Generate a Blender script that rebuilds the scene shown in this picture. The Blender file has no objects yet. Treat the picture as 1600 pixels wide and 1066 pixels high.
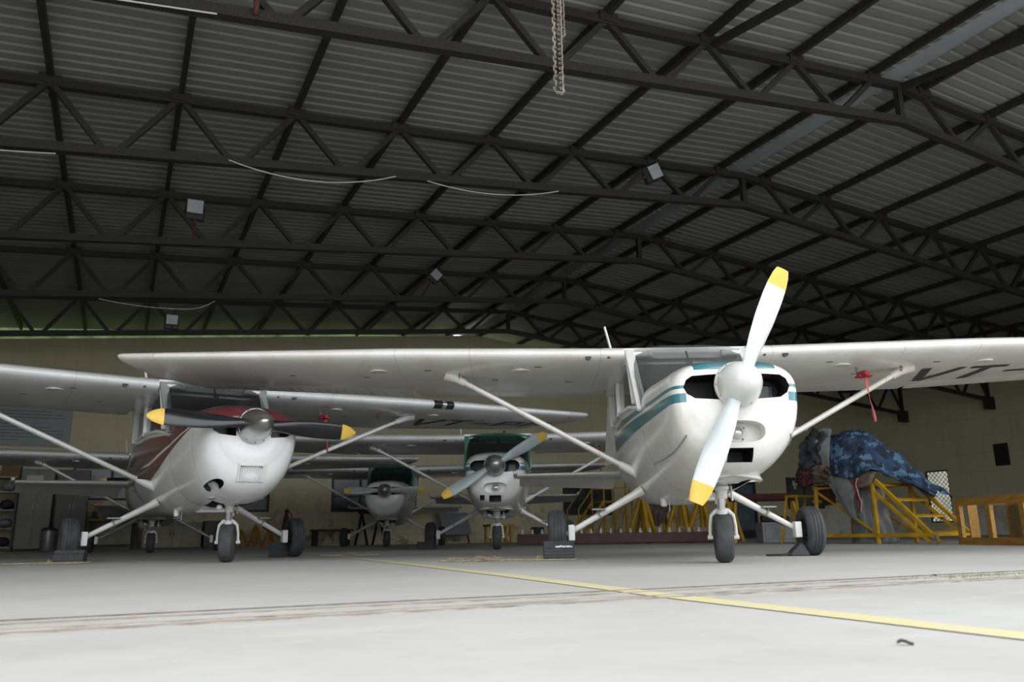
import bpy, math, random
from mathutils import Vector, Matrix
random.seed(7)
C = bpy.context.scene.collection
PI = math.pi
PSI = 0.4474                      # the hangar's depth axis is turned this much to the left of the camera heading

# ------------------------------------------------------------------ camera, sky, exposure
cd = bpy.data.cameras.new('camera'); cam = bpy.data.objects.new('camera', cd); C.objects.link(cam)
cd.sensor_width = 36.0; cd.lens = 1268.2 * 36 / 1600; cd.clip_start = 0.05; cd.clip_end = 400
cam.matrix_world = Matrix.Translation((0, 0, 0.205)) @ Matrix.Rotation(PI/2 + 0.2355, 4, 'X') @ Matrix.Rotation(-0.0145, 4, 'Z')
cd.dof.use_dof = True; cd.dof.focus_distance = 6.0; cd.dof.aperture_fstop = 4.5
bpy.context.scene.camera = cam
w = bpy.data.worlds.new('World'); bpy.context.scene.world = w; w.use_nodes = True
wn = w.node_tree; wn.nodes.clear()
wo = wn.nodes.new('ShaderNodeOutputWorld'); bg = wn.nodes.new('ShaderNodeBackground')
tc = wn.nodes.new('ShaderNodeTexCoord'); sx = wn.nodes.new('ShaderNodeSeparateXYZ'); rp = wn.nodes.new('ShaderNodeValToRGB')
wn.links.new(tc.outputs['Generated'], sx.inputs[0]); wn.links.new(sx.outputs['Z'], rp.inputs[0])
rp.color_ramp.elements[0].color = (0.84, 0.88, 0.92, 1); rp.color_ramp.elements[1].color = (1.32, 1.35, 1.37, 1)
wn.links.new(rp.outputs[0], bg.inputs[0]); wn.links.new(bg.outputs[0], wo.inputs[0])
bg.inputs[1].default_value = 1.0
vs = bpy.context.scene.view_settings
vs.view_transform = 'Standard'; vs.look = 'None'; vs.gamma = 1; vs.use_curve_mapping = False
vs.exposure = 1.60
bpy.context.scene.cycles.diffuse_bounces = 8; bpy.context.scene.cycles.max_bounces = 12

# ------------------------------------------------------------------ materials
def newmat(name):
    m = bpy.data.materials.new(name); m.use_nodes = True
    return m, m.node_tree, m.node_tree.nodes['Principled BSDF']
def col4(c): return (c[0], c[1], c[2], 1)
def mat(name, col, rough=0.5, metal=0.0, noise=0.0, scale=8.0, col2=None, bump=0.0, coat=0.0, stretch=None, spec=None, detail=5):
    """Plain surface whose colour wanders between col and col2 with a noise."""
    m, nt, b = newmat(name)
    b.inputs['Roughness'].default_value = rough; b.inputs['Metallic'].default_value = metal
    b.inputs['Coat Weight'].default_value = coat
    if spec is not None: b.inputs['Specular IOR Level'].default_value = spec
    b.inputs['Base Color'].default_value = col4(col)
    if noise or col2 or bump:
        t = nt.nodes.new('ShaderNodeTexCoord'); n = nt.nodes.new('ShaderNodeTexNoise')
        n.inputs['Scale'].default_value = scale; n.inputs['Detail'].default_value = detail
        if stretch:
            mp = nt.nodes.new('ShaderNodeMapping'); mp.inputs['Scale'].default_value = stretch
            nt.links.new(t.outputs['Object'], mp.inputs[0]); nt.links.new(mp.outputs[0], n.inputs['Vector'])
        else: nt.links.new(t.outputs['Object'], n.inputs['Vector'])
        if noise or col2:
            r = nt.nodes.new('ShaderNodeValToRGB')
            r.color_ramp.elements[0].position = 0.35; r.color_ramp.elements[1].position = 0.65
            c2 = col2 or tuple(c*(1-noise) for c in col)
            r.color_ramp.elements[0].color = col4(c2); r.color_ramp.elements[1].color = col4(col)
            nt.links.new(n.outputs['Fac'], r.inputs[0]); nt.links.new(r.outputs[0], b.inputs['Base Color'])
        if bump:
            bp = nt.nodes.new('ShaderNodeBump'); bp.inputs['Strength'].default_value = bump; bp.inputs['Distance'].default_value = 0.02
            nt.links.new(n.outputs['Fac'], bp.inputs['Height']); nt.links.new(bp.outputs[0], b.inputs['Normal'])
    return m
class NB:
    """tiny node helper"""
    def __init__(s, nt): s.nt = nt
    def lk(s, a, b): s.nt.links.new(a, b)
    def val(s, sock, v):
        if hasattr(v, 'links') or isinstance(v, bpy.types.NodeSocket): s.lk(v, sock)
        else: sock.default_value = v
    def m(s, op, a, b=0.0, c=None):
        n = s.nt.nodes.new('ShaderNodeMath'); n.operation = op
        s.val(n.inputs[0], a); s.val(n.inputs[1], b)
        if c is not None: s.val(n.inputs[2], c)
        return n.outputs[0]
    def mix(s, f, a, b):
        n = s.nt.nodes.new('ShaderNodeMix'); n.data_type = 'RGBA'
        s.val(n.inputs[0], f)
        for sock, v in ((n.inputs[6], a), (n.inputs[7], b)):
            if isinstance(v, bpy.types.NodeSocket): s.lk(v, sock)
            else: sock.default_value = col4(v)
        return n.outputs[2]
    def noise(s, vec, scale, detail=4, rough=0.5):
        n = s.nt.nodes.new('ShaderNodeTexNoise'); n.inputs['Scale'].default_value = scale
        n.inputs['Detail'].default_value = detail; n.inputs['Roughness'].default_value = rough
        s.lk(vec, n.inputs['Vector']); return n.outputs['Fac']
    def ramp(s, v, lo, hi):
        n = s.nt.nodes.new('ShaderNodeMapRange'); n.clamp = True
        s.lk(v, n.inputs[0]); n.inputs[1].default_value = lo; n.inputs[2].default_value = hi
        return n.outputs[0]
    def mapping(s, vec, scale=(1, 1, 1), loc=(0, 0, 0)):
        n = s.nt.nodes.new('ShaderNodeMapping'); n.inputs['Scale'].default_value = scale; n.inputs['Location'].default_value = loc
        s.lk(vec, n.inputs[0]); return n.outputs[0]
    def curve(s, x, pts, x0, x1, z0, z1):
        """piecewise linear z(x) over given points"""
        f = s.nt.nodes.new('ShaderNodeFloatCurve')
        cv = f.mapping.curves[0]
        P = [((p[0]-x0)/(x1-x0), (p[1]-z0)/(z1-z0)) for p in pts]
        while len(cv.points) < len(P): cv.points.new(0.5, 0.5)
        for q, p in zip(cv.points, P): q.location = p; q.handle_type = 'VECTOR'
        f.mapping.update()
        t = s.m('DIVIDE', s.m('SUBTRACT', x, x0), x1-x0)
        s.lk(t, f.inputs['Value'])
        return s.m('ADD', s.m('MULTIPLY', f.outputs[0], z1-z0), z0)
def paint(name, base, bands=(), top=None, seams=(), rough=0.28, dirt_bounce=0.12, xseams=(), dirt_bounce_col=(0.30, 0.26, 0.19), xmin=0.0, scuff=0.0):
    """aircraft paint; bands = (colour, lower polyline, upper polyline) in the plane's own (y, z)"""
    m, nt, b = newmat(name); N = NB(nt)
    t = nt.nodes.new('ShaderNodeTexCoord'); s = nt.nodes.new('ShaderNodeSeparateXYZ'); N.lk(t.outputs['Object'], s.inputs[0])
    x, y, z = s.outputs; ax = N.m('ABSOLUTE', x)
    colr = None
    cur = base
    for bc, lo, up in bands:
        y0 = min(lo[0][0], up[0][0]); y1 = max(lo[-1][0], up[-1][0])
        l = N.curve(y, lo, y0, y1, 0.3, 2.0); u = N.curve(y, up, y0, y1, 0.3, 2.0)
        f = N.m('MULTIPLY', N.m('GREATER_THAN', z, l), N.m('LESS_THAN', z, u))
        if xmin: f = N.m('MULTIPLY', f, N.m('GREATER_THAN', ax, xmin))
        cur = N.mix(f, cur, bc)
    if top:
        tcx, hx, hz = top
        f = N.m('MULTIPLY', N.m('LESS_THAN', ax, hx), N.m('GREATER_THAN', z, hz))
        cur = N.mix(f, cur, tcx)
    for sy in seams:
        f = N.m('LESS_THAN', N.m('ABSOLUTE', N.m('SUBTRACT', y, sy)), 0.0025)
        cur = N.mix(N.m('MULTIPLY', f, 0.75), cur, (0.08, 0.07, 0.06))
    for sy in xseams:
        f = N.m('LESS_THAN', N.m('ABSOLUTE', N.m('SUBTRACT', ax, sy)), 0.0025)
        cur = N.mix(N.m('MULTIPLY', f, 0.5), cur, (0.12, 0.11, 0.10))
    n1 = N.noise(N.mapping(t.outputs['Object'], (2.2, 1.0, 2.2)), 2.0, 6, 0.6)
    n2 = N.noise(t.outputs['Object'], 23, 5, 0.65)
    d = N.m('MULTIPLY', N.m('ADD', N.m('MULTIPLY', N.ramp(n1, 0.42, 0.75), 0.7), N.m('MULTIPLY', N.ramp(n2, 0.55, 0.8), 0.6)), dirt_bounce)
    cur = N.mix(d, cur, dirt_bounce_col)
    if scuff:      # patches where the paint has flaked to bare light metal, and small dark specks
        n3 = N.noise(N.mapping(t.outputs['Object'], (1.3, 7.0, 1.0)), 1.6, 9, 0.72)
        cur = N.mix(N.m('MULTIPLY', N.ramp(n3, 0.64, 0.67), scuff), cur, (0.78, 0.78, 0.77))
        n4 = N.noise(N.mapping(t.outputs['Object'], (1.0, 2.0, 1.0)), 17.0, 3, 0.5)
        cur = N.mix(N.m('MULTIPLY', N.ramp(n4, 0.74, 0.76), 0.6), cur, (0.10, 0.08, 0.06))
    N.lk(cur, b.inputs['Base Color'])
    b.inputs['Roughness'].default_value = rough; b.inputs['Coat Weight'].default_value = 0.5; b.inputs['Coat Roughness'].default_value = 0.10
    return m
def glassmat(name, tint, gloss=0.10, haze=0.0):
    m, nt, b = newmat(name); N = NB(nt)
    tr = nt.nodes.new('ShaderNodeBsdfTransparent'); tr.inputs[0].default_value = col4(tint)
    gl = nt.nodes.new('ShaderNodeBsdfGlossy'); gl.inputs['Roughness'].default_value = 0.04
    df = nt.nodes.new('ShaderNodeBsdfDiffuse'); df.inputs[0].default_value = (0.6, 0.62, 0.62, 1)
    lw = nt.nodes.new('ShaderNodeLayerWeight'); lw.inputs[0].default_value = 0.25
    mx = nt.nodes.new('ShaderNodeMixShader'); mx2 = nt.nodes.new('ShaderNodeMixShader'); mx2.inputs[0].default_value = haze
    N.lk(N.m('ADD', N.m('MULTIPLY', lw.outputs['Fresnel'], 0.8), gloss), mx.inputs[0])
    N.lk(tr.outputs[0], mx2.inputs[1]); N.lk(df.outputs[0], mx2.inputs[2])
    N.lk(mx2.outputs[0], mx.inputs[1]); N.lk(gl.outputs[0], mx.inputs[2])
    N.lk(mx.outputs[0], nt.nodes['Material Output'].inputs['Surface'])
    return m

# ------------------------------------------------------------------ mesh builder
class MB:
    def __init__(s): s.v = []; s.f = []; s.m = []
    def add(s, vs, fs, m=0):
        o = len(s.v); s.v += [tuple(p) for p in vs]
        for f in fs: s.f.append(tuple(i+o for i in f)); s.m.append(m)
    def box(s, x0, x1, y0, y1, z0, z1, m=0):
        s.add([(x0,y0,z0),(x1,y0,z0),(x1,y1,z0),(x0,y1,z0),(x0,y0,z1),(x1,y0,z1),(x1,y1,z1),(x0,y1,z1)],
              [(0,3,2,1),(4,5,6,7),(0,1,5,4),(1,2,6,5),(2,3,7,6),(3,0,4,7)], m)
    def bar(s, p, q, w, h, m=0, up=(0,0,1)):
        p = Vector(p); q = Vector(q); d = (q-p).normalized(); u = Vector(up)
        if abs(d.dot(u)) > 0.98: u = Vector((0, 1, 0))
        a = d.cross(u).normalized()*w/2; b2 = a.cross(d).normalized()*h/2
        vs = []
        for e in (p, q): vs += [e-a-b2, e+a-b2, e+a+b2, e-a+b2]
        s.add(vs, [(3,2,1,0),(4,5,6,7),(0,1,5,4),(1,2,6,5),(2,3,7,6),(3,0,4,7)], m)
    def loft(s, rings, m=0, closed=True, cap0=True, cap1=True):
        n = len(rings[0]); o = len(s.v)
        for r in rings: s.v += [tuple(p) for p in r]
        k = n if closed else n-1
        for i in range(len(rings)-1):
            for j in range(k):
                a = o+i*n+j; b2 = o+i*n+(j+1) % n
                s.f.append((a, b2, b2+n, a+n)); s.m.append(m)
        if closed and cap0: s.f.append(tuple(o+j for j in range(n))[::-1]); s.m.append(m)
        if closed and cap1: s.f.append(tuple(o+(len(rings)-1)*n+j for j in range(n))); s.m.append(m)
    def tube(s, pts, r, n=10, m=0, flat=1.0, up=None, cap=True):
        pts = [Vector(p) for p in pts]; L = len(pts); rings = []
        prev = None
        for i, p in enumerate(pts):
            d = (pts[min(i+1, L-1)] - pts[max(i-1, 0)]).normalized()
            if prev is None:
                u = Vector(up) if up else (Vector((0,0,1)) if abs(d.z) < 0.95 else Vector((0,1,0)))
            else: u = prev
            a = (u - d*u.dot(d)).normalized(); prev = a
            b2 = d.cross(a)
            rr = r[i] if isinstance(r, (list, tuple)) else r
            rings.append([p + a*math.cos(t)*rr*flat + b2*math.sin(t)*rr for t in [2*PI*k/n for k in range(n)]])
        s.loft(rings, m, True, cap, cap)
    def lathe(s, prof, org=(0,0,0), ax='z', n=24, m=0, cap=True):
        """prof: (radius, height along axis)"""
        o = Vector(org); rings = []
        for r, h in prof:
            rg = []
            for k in range(n):
                a = 2*PI*k/n; c, q = math.cos(a)*r, math.sin(a)*r
                rg.append(o + Vector({'z': (c, q, h), 'y': (q, h, c), 'x': (h, c, q)}[ax]))
            rings.append(rg)
        s.loft(rings, m, True, cap and prof[0][0] > 1e-4, cap and prof[-1][0] > 1e-4)
    def ball(s, c, r, n=10, m=0, sc=(1,1,1)):
        P = [(max(math.sin(PI*i/n), 1e-4)*r, -math.cos(PI*i/n)*r) for i in range(n+1)]
        o = len(s.v); s.lathe(P, (0,0,0), 'z', n*2, m)
        for i in range(o, len(s.v)):
            q = s.v[i]; s.v[i] = (c[0]+q[0]*sc[0], c[1]+q[1]*sc[1], c[2]+q[2]*sc[2])
    def prism(s, poly, y0, y1, m=0, plane='xz'):
        f = {'xz': lambda a, b2, c: (a, c, b2), 'xy': lambda a, b2, c: (a, b2, c), 'yz': lambda a, b2, c: (c, a, b2)}[plane]
        n = len(poly); s.loft([[f(a, b2, y0) for a, b2 in poly], [f(a, b2, y1) for a, b2 in poly]], m)
    def grid(s, P, m=0):
        nr, nc = len(P), len(P[0]); o = len(s.v)
        for r in P: s.v += [tuple(q) for q in r]
        for i in range(nr-1):
            for j in range(nc-1):
                a = o+i*nc+j; s.f.append((a, a+1, a+nc+1, a+nc)); s.m.append(m)
    def xform(s, M, start=0):
        for i in range(start, len(s.v)): s.v[i] = tuple(M @ Vector(s.v[i]))
    def build(s, name, mats, parent=None, ang=38, bevel=0.0, solid=0.0, loc=None, rz=None):
        import bmesh
        me = bpy.data.meshes.new(name); me.from_pydata(s.v, [], s.f)
        ml = mats if isinstance(mats, (list, tuple)) else [mats]
        for q in ml: me.materials.append(q)
        me.polygons.foreach_set('material_index', s.m)
        bm = bmesh.new(); bm.from_mesh(me); bmesh.ops.recalc_face_normals(bm, faces=bm.faces); bm.to_mesh(me); bm.free()
        me.polygons.foreach_set('use_smooth', [True]*len(me.polygons))
        me.set_sharp_from_angle(angle=math.radians(ang))
        o = bpy.data.objects.new(name, me); C.objects.link(o)
        if parent: o.parent = parent
        if loc is not None: o.location = loc
        if rz is not None: o.rotation_euler.z = rz
        if solid:
            q = o.modifiers.new('thickness', 'SOLIDIFY'); q.thickness = solid; q.offset = 0
        if bevel:
            q = o.modifiers.new('bevel', 'BEVEL'); q.width = bevel; q.segments = 2; q.limit_method = 'ANGLE'; q.angle_limit = math.radians(40)
        return o
def tag(o, label, cat, group=None):
    o['label'] = label; o['category'] = cat
    if group: o['group'] = group
    return o
def thing(name, label, cat, loc=(0,0,0), rz=0.0, group=None, sc=1.0):
    o = bpy.data.objects.new(name, None); C.objects.link(o); o.empty_display_size = 0.1
    o.location = loc; o.rotation_euler.z = rz; o.scale = (sc, sc, sc)
    return tag(o, label, cat, group)
def struct(o): o['kind'] = 'structure'; return o
def H(v, u, z=0.0):
    c, s = math.cos(PSI), math.sin(PSI)
    return Vector((v*c - u*s, v*s + u*c, z))
def hthing(name, label, cat, v, u, z=0.0, rz=0.0, group=None):
    return thing(name, label, cat, H(v, u, z), PSI + rz, group)
def copy_tree(o, parent=None):
    c = o.copy(); C.objects.link(c)
    if parent: c.parent = parent
    for ch in list(o.children): copy_tree(ch, c)
    return c

M = {}
M['steel'] = mat('black_painted_steel', (0.012, 0.011, 0.010), 0.6, 0.0, col2=(0.032, 0.028, 0.022), scale=6, stretch=(14, 3, 3), detail=8)
M['roofsheet'] = mat('galvanised_roof_sheet', (0.25, 0.255, 0.235), 0.5, 0.0, 0.22, 0.8, stretch=(0.3, 1.5, 1))
M['ridgecap'] = mat('plain_ridge_sheet', (0.19, 0.21, 0.22), 0.5, 0.0, 0.15, 2)
M['rubber'] = mat('tyre_rubber', (0.055, 0.056, 0.06), 0.75, 0, 0.35, 14)
M['black'] = mat('black_plastic', (0.012, 0.012, 0.013), 0.5)
M['darkgrey'] = mat('dark_interior', (0.035, 0.037, 0.04), 0.8, 0, 0.3, 5)
M['chrome'] = mat('chrome', (0.8, 0.8, 0.8), 0.12, 1.0)
M['alu'] = mat('dull_aluminium', (0.42, 0.42, 0.41), 0.38, 0.9, 0.2, 12)
M['whitemetal'] = mat('white_painted_metal', (0.62, 0.62, 0.60), 0.35, 0, 0.14, 9, coat=0.2)
M['greymetal'] = mat('grey_painted_metal', (0.30, 0.31, 0.31), 0.5, 0, 0.25, 6)
M['yellow'] = mat('yellow_stand_paint', (0.52, 0.30, 0.012), 0.45, 0, 0.3, 5)
M['tipyellow'] = mat('yellow_tip_paint', (0.72, 0.46, 0.07), 0.4, 0, 0.1, 12)
M['red'] = mat('red_cloth', (0.32, 0.02, 0.03), 0.8, 0, 0.3, 10)
M['redfade'] = mat('faded_red_ribbon', (0.55, 0.12, 0.13), 0.85, 0, 0.2, 12)
M['maroonsteel'] = mat('dark_red_painted_steel', (0.075, 0.012, 0.013), 0.5, 0, 0.35, 5)
M['rope'] = mat('straw_rope', (0.38, 0.32, 0.20), 0.9, 0, 0.45, 60)
M['white'] = mat('white_plastic', (0.75, 0.75, 0.73), 0.5)
M['lens'] = mat('lamp_glass', (0.55, 0.55, 0.55), 0.15, 0.6, 0.3, 30)
M['lampface'] = mat('frosted_lamp_glass', (0.42, 0.47, 0.48), 0.3, 0, 0.1, 10)
M['dimpane'] = mat('dusty_dark_room_pane', (0.05, 0.058, 0.065), 0.25, 0, 0.45, 3)  # opaque; the unlit room behind is put into the pane colour
M['paper'] = mat('paper', (0.5, 0.5, 0.47), 0.8)
M['cream'] = mat('cream_cupboard_paint', (0.30, 0.28, 0.20), 0.6, 0, 0.2, 4)
M['brown'] = mat('cardboard', (0.20, 0.11, 0.05), 0.8, 0, 0.25, 4)
M['wood'] = mat('varnished_wood', (0.42, 0.22, 0.03), 0.5, 0, 0.0, 4, (0.26, 0.13, 0.03), stretch=(1, 8, 8))
M['board'] = mat('noticeboard_grey', (0.30, 0.32, 0.33), 0.6, 0, 0.12, 2)
# ------------------------------------------------------------------ the setting: floor, walls, roof
VR = 10.21                                   # ridge
VL, VW, UB, UF = -6.8, 27.2, 24.0, 2.45      # left wall, right wall, back wall, front (door rail)
roofz = lambda v: 6.82 - 0.0741*abs(v-VR)
botz = lambda v: 6.23 - 0.10*abs(v-VR)
def wallz(v):
    if v > VR + 4: return roofz(v) + 0.17
    return 6.66 - 0.10*abs(v-VR)
def floor_material():
    m, nt, b = newmat('concrete_floor'); N = NB(nt)
    t = nt.nodes.new('ShaderNodeTexCoord'); o = t.outputs['Object']
    n1 = N.noise(o, 0.55, 8, 0.62); n2 = N.noise(o, 5.0, 8, 0.7); n3 = N.noise(N.mapping(o, (1, 6, 1)), 1.2, 6, 0.6)
    c = N.mix(N.ramp(n1, 0.36, 0.66), (0.335, 0.325, 0.30), (0.42, 0.415, 0.40))
    c = N.mix(N.m('MULTIPLY', N.ramp(n2, 0.52, 0.72), 0.35), c, (0.27, 0.26, 0.24))
    c = N.mix(N.m('MULTIPLY', N.ramp(n3, 0.55, 0.75), 0.4), c, (0.50, 0.51, 0.52))
    n4 = N.noise(o, 60, 4, 0.6)
    c = N.mix(N.m('MULTIPLY', N.ramp(n4, 0.62, 0.75), 0.35), c, (0.25, 0.23, 0.2))
    s = nt.nodes.new('ShaderNodeSeparateXYZ'); N.lk(o, s.inputs[0])
    # floor inside the door line is mixed towards a slightly darker grey
    f = N.ramp(s.outputs[1], 2.3, 2.7)
    c = N.mix(N.m('MULTIPLY', f, 0.22), c, (0.36, 0.35, 0.34))
    N.lk(c, b.inputs['Base Color']); b.inputs['Roughness'].default_value = 0.8
    bp = nt.nodes.new('ShaderNodeBump'); bp.inputs['Strength'].default_value = 0.25; bp.inputs['Distance'].default_value = 0.006
    N.lk(n2, bp.inputs['Height']); N.lk(bp.outputs[0], b.inputs['Normal'])
    return m
M['floor'] = floor_material()
b = MB(); b.box(-70, 90, -70, UB+0.1, -0.3, 0.0)
struct(b.build('floor', M['floor'], rz=PSI))
M['grass'] = mat('green_grass_ground', (0.13, 0.17, 0.06), 0.9, 0, 0.4, 2)
b = MB(); b.box(-70, 90, UB+0.1, 90, -0.3, -0.02)
struct(b.build('ground', M['grass'], rz=PSI))

def wall_material():
    m, nt, b = newmat('beige_plaster_wall'); N = NB(nt)
    t = nt.nodes.new('ShaderNodeTexCoord'); o = t.outputs['Object']
    s = nt.nodes.new('ShaderNodeSeparateXYZ'); N.lk(o, s.inputs[0])
    n1 = N.noise(o, 0.7, 6, 0.6); n2 = N.noise(N.mapping(o, (4, 4, 0.35)), 1.2, 6, 0.6)
    c = N.mix(N.ramp(n1, 0.35, 0.7), (0.56, 0.50, 0.34), (0.62, 0.56, 0.40))
    c = N.mix(N.m('MULTIPLY', N.ramp(n2, 0.5, 0.75), 0.35), c, (0.40, 0.34, 0.22))
    # mould and peeling low on the wall
    low = N.m('SUBTRACT', 1.0, N.ramp(s.outputs[2], 0.2, 1.7)); n3 = N.noise(o, 2.6, 8, 0.75)
    c = N.mix(N.m('MULTIPLY', N.m('MULTIPLY', N.ramp(n3, 0.52, 0.62), low), 0.85), c, (0.13, 0.12, 0.09))
    n5 = N.noise(o, 1.1, 8, 0.7)
    right = N.ramp(s.outputs[0], 22.0, 25.5)
    c = N.mix(N.m('MULTIPLY', N.m('MULTIPLY', N.ramp(n5, 0.43, 0.50), low), right), c, (0.74, 0.74, 0.71))
    # faint course lines
    g = N.m('LESS_THAN', N.m('ABSOLUTE', N.m('SUBTRACT', N.m('FRACT', N.m('DIVIDE', s.outputs[2], 0.62)), 0.5)), 0.012)
    c = N.mix(N.m('MULTIPLY', g, 0.25), c, (0.16, 0.14, 0.10))
    N.lk(c, b.inputs['Base Color']); b.inputs['Roughness'].default_value = 0.85
    return m
M['wall'] = wall_material()
M['outwall'] = mat('pale_outside_wall', (0.55, 0.54, 0.50), .85, 0, .25, 1.5)
def wall_cells(axis, fixed0, fixed1, cuts, holes, top):
    """wall made of blocks that leave the holes open; axis 'v' runs along v, 'u' along u"""
    b = MB()
    for a0, a1 in zip(cuts[:-1], cuts[1:]):
        zs = sorted({0.0} | {z for h in holes if h[0] < a1-1e-6 and h[1] > a0+1e-6 for z in (h[2], h[3])})
        segs = list(zip(zs, zs[1:] + [None]))
        for z0, z1 in segs:
            if z1 is not None and any(h[0] <= a0+1e-6 and h[1] >= a1-1e-6 and h[2] <= z0+1e-6 and h[3] >= z1-1e-6 for h in holes): continue
            t0 = z1 if z1 is not None else top(a0); t1 = z1 if z1 is not None else top(a1)
            q = [(a0, z0), (a1, z0), (a1, t1), (a0, t0)]
            b.prism(q, fixed0, fixed1, 0, 'xz' if axis == 'v' else 'yz')
    return b
# openings in the back wall: (v0, v1, z0, z1)
backwin = [(-1.12, 0.72, 1.25, 2.12), (2.2, 3.85, 0.95, 1.9), (5.6, 8.2, 0.95, 1.95), (13.3, 15.2, 0.84, 1.95), (23.1, 25.0, 1.06, 2.24)]
doorhole = (20.2, 21.55, 0.0, 2.05)
holes = backwin + [doorhole]
cuts = sorted({VL-0.2, VW+0.2, VR, VR+3.9, VR+4.05} | {a for h in holes for a in h[:2]})
struct(wall_cells('v', UB, UB+0.22, cuts, holes, wallz).build('wall_back', M['wall'], rz=PSI))
grille = (20.15, 21.1, 0.45, 2.33)
struct(wall_cells('u', VW, VW+0.22, sorted({UF, UB+0.22, grille[0], grille[1]}), [grille], lambda u: 5.35).build('wall_right', M['wall'], rz=PSI))
b = MB(); b.box(VL-0.22, VL, UF, UB+0.22, 0, 5.35)
struct(b.build('wall_left', M['wall'], rz=PSI))
# unseen sliding doors closed over the right front, placed to darken that side
M['doorsheet'] = mat('grey_sheet_door', (0.22, 0.23, 0.24), 0.6, 0, 0.2, 3)
b = MB()
for k in range(42):
    v = 14.6 + k*0.3; b.box(v, v+0.24, UF-0.02, UF+0.02, 0.03, roofz(v)-0.35)
    b.box(v+0.24, v+0.3, UF-0.005, UF+0.04, 0.03, roofz(v)-0.35)
struct(b.build('wall_front_light_block', M['doorsheet'], rz=PSI))

# corrugated roof, ribs run down the slope
b = MB()
prof = []; u = UF - 0.5; P = 0.20
while u < UB + 1.6:
    prof += [(u, 0.0), (u+0.125, 0.0), (u+0.145, 0.028), (u+0.18, 0.028)]; u += P
for side in (-1, 1):
    vs_ = [VR + side*0.2, VR + side*9, VR + side*17.6]
    b.grid([[(v, q[0], roofz(v) + 0.19 + q[1]) for q in prof] for v in vs_])
struct(b.build('ceiling', M['roofsheet'], rz=PSI, ang=20))
b = MB()
b.grid([[(VR-0.42, q, roofz(VR-0.42)+0.225), (VR, q, roofz(VR)+0.225), (VR+0.42, q, roofz(VR+0.42)+0.225)] for q in (UF-0.5, UB+1.6)])
struct(b.build('trim_1', M['ridgecap'], rz=PSI, solid=0.002))
b = MB(); b.box(VW+5.0, VW+5.2, 6, 34, 0, 3.0)
struct(b.build('wall_outside', M['outwall'], rz=PSI))
# eave boards closing the low gaps at the side walls
b = MB(); b.box(VL-0.22, VL, UF, UB+0.22, 5.35, 5.72); b.box(VW, VW+0.22, UF, UB+0.22, 5.35, 5.74)
struct(b.build('trim_2', M['wall'], rz=PSI))

# floor rails of the sliding doors
M['rail'] = mat('rusty_rail', (0.36, 0.325, 0.29), 0.7, 0.1, 0, 9, (0.17, 0.135, 0.11), stretch=(1, 30, 1))
M['railgroove'] = mat('rail_dirt', (0.20, 0.16, 0.13), 0.9, 0, 0.5, 12)
for n, (u0, wd) in enumerate(((2.27, 0.03), (2.36, 0.016), (2.53, 0.022), (2.66, 0.012))):
    b = MB(); b.box(-40, 40, u0, u0+wd, -0.01, 0.004)
    struct(b.build('trim_%d' % (n+3), M['rail'] if n != 3 else M['railgroove'], rz=PSI))
def worn_yellow():
    m, nt, b = newmat('worn_yellow_line'); N = NB(nt)
    t = nt.nodes.new('ShaderNodeTexCoord'); o = t.outputs['Object']
    f = N.ramp(N.noise(N.mapping(o, (9, 1.5, 1)), 3.0, 8, 0.7), 0.40, 0.62)
    c = N.mix(f, (0.54, 0.475, 0.20), (0.46, 0.435, 0.35))
    N.lk(c, b.inputs['Base Color']); b.inputs['Roughness'].default_value = 0.75
    return m
b = MB()
cl = [(1.52, -0.3, .085), (1.61, 1.08, .085), (1.69, 2.29, .09), (1.89, 4.0, .095), (2.27, 8.45, .10), (2.7, 13.5, .10), (3.0, 17, .1)]
b.grid([[(v-wd/1.6, u, 0.0025), (v+wd/1.6, u, 0.0025)] for v, u, wd in cl])
struct(b.build('trim_7', worn_yellow(), rz=PSI))

M['hedge'] = mat('tree_screen_green', (0.07, 0.115, 0.035), 0.95, 0, 0.6, 3)  # added outside to keep white sky out of the back wall gap
b = MB()
for k in range(26):
    v = -22 + k*2.3 + random.uniform(-.4, .4); r = random.uniform(1.6, 2.2)
    if 11 < v < 15.5: continue  # opening left so sky light shows near the ridge
    b.ball((v, 31 + random.uniform(-1, 1), random.uniform(5.0, 6.0)), 1.0, 8, 0, (r, r, r*3.2))
o = b.build('tree_line_screen', M['hedge'], rz=PSI); tag(o, 'line of dense green trees added outside, screening sky in the gap above the back wall', 'trees'); o['kind'] = 'stuff'
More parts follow.
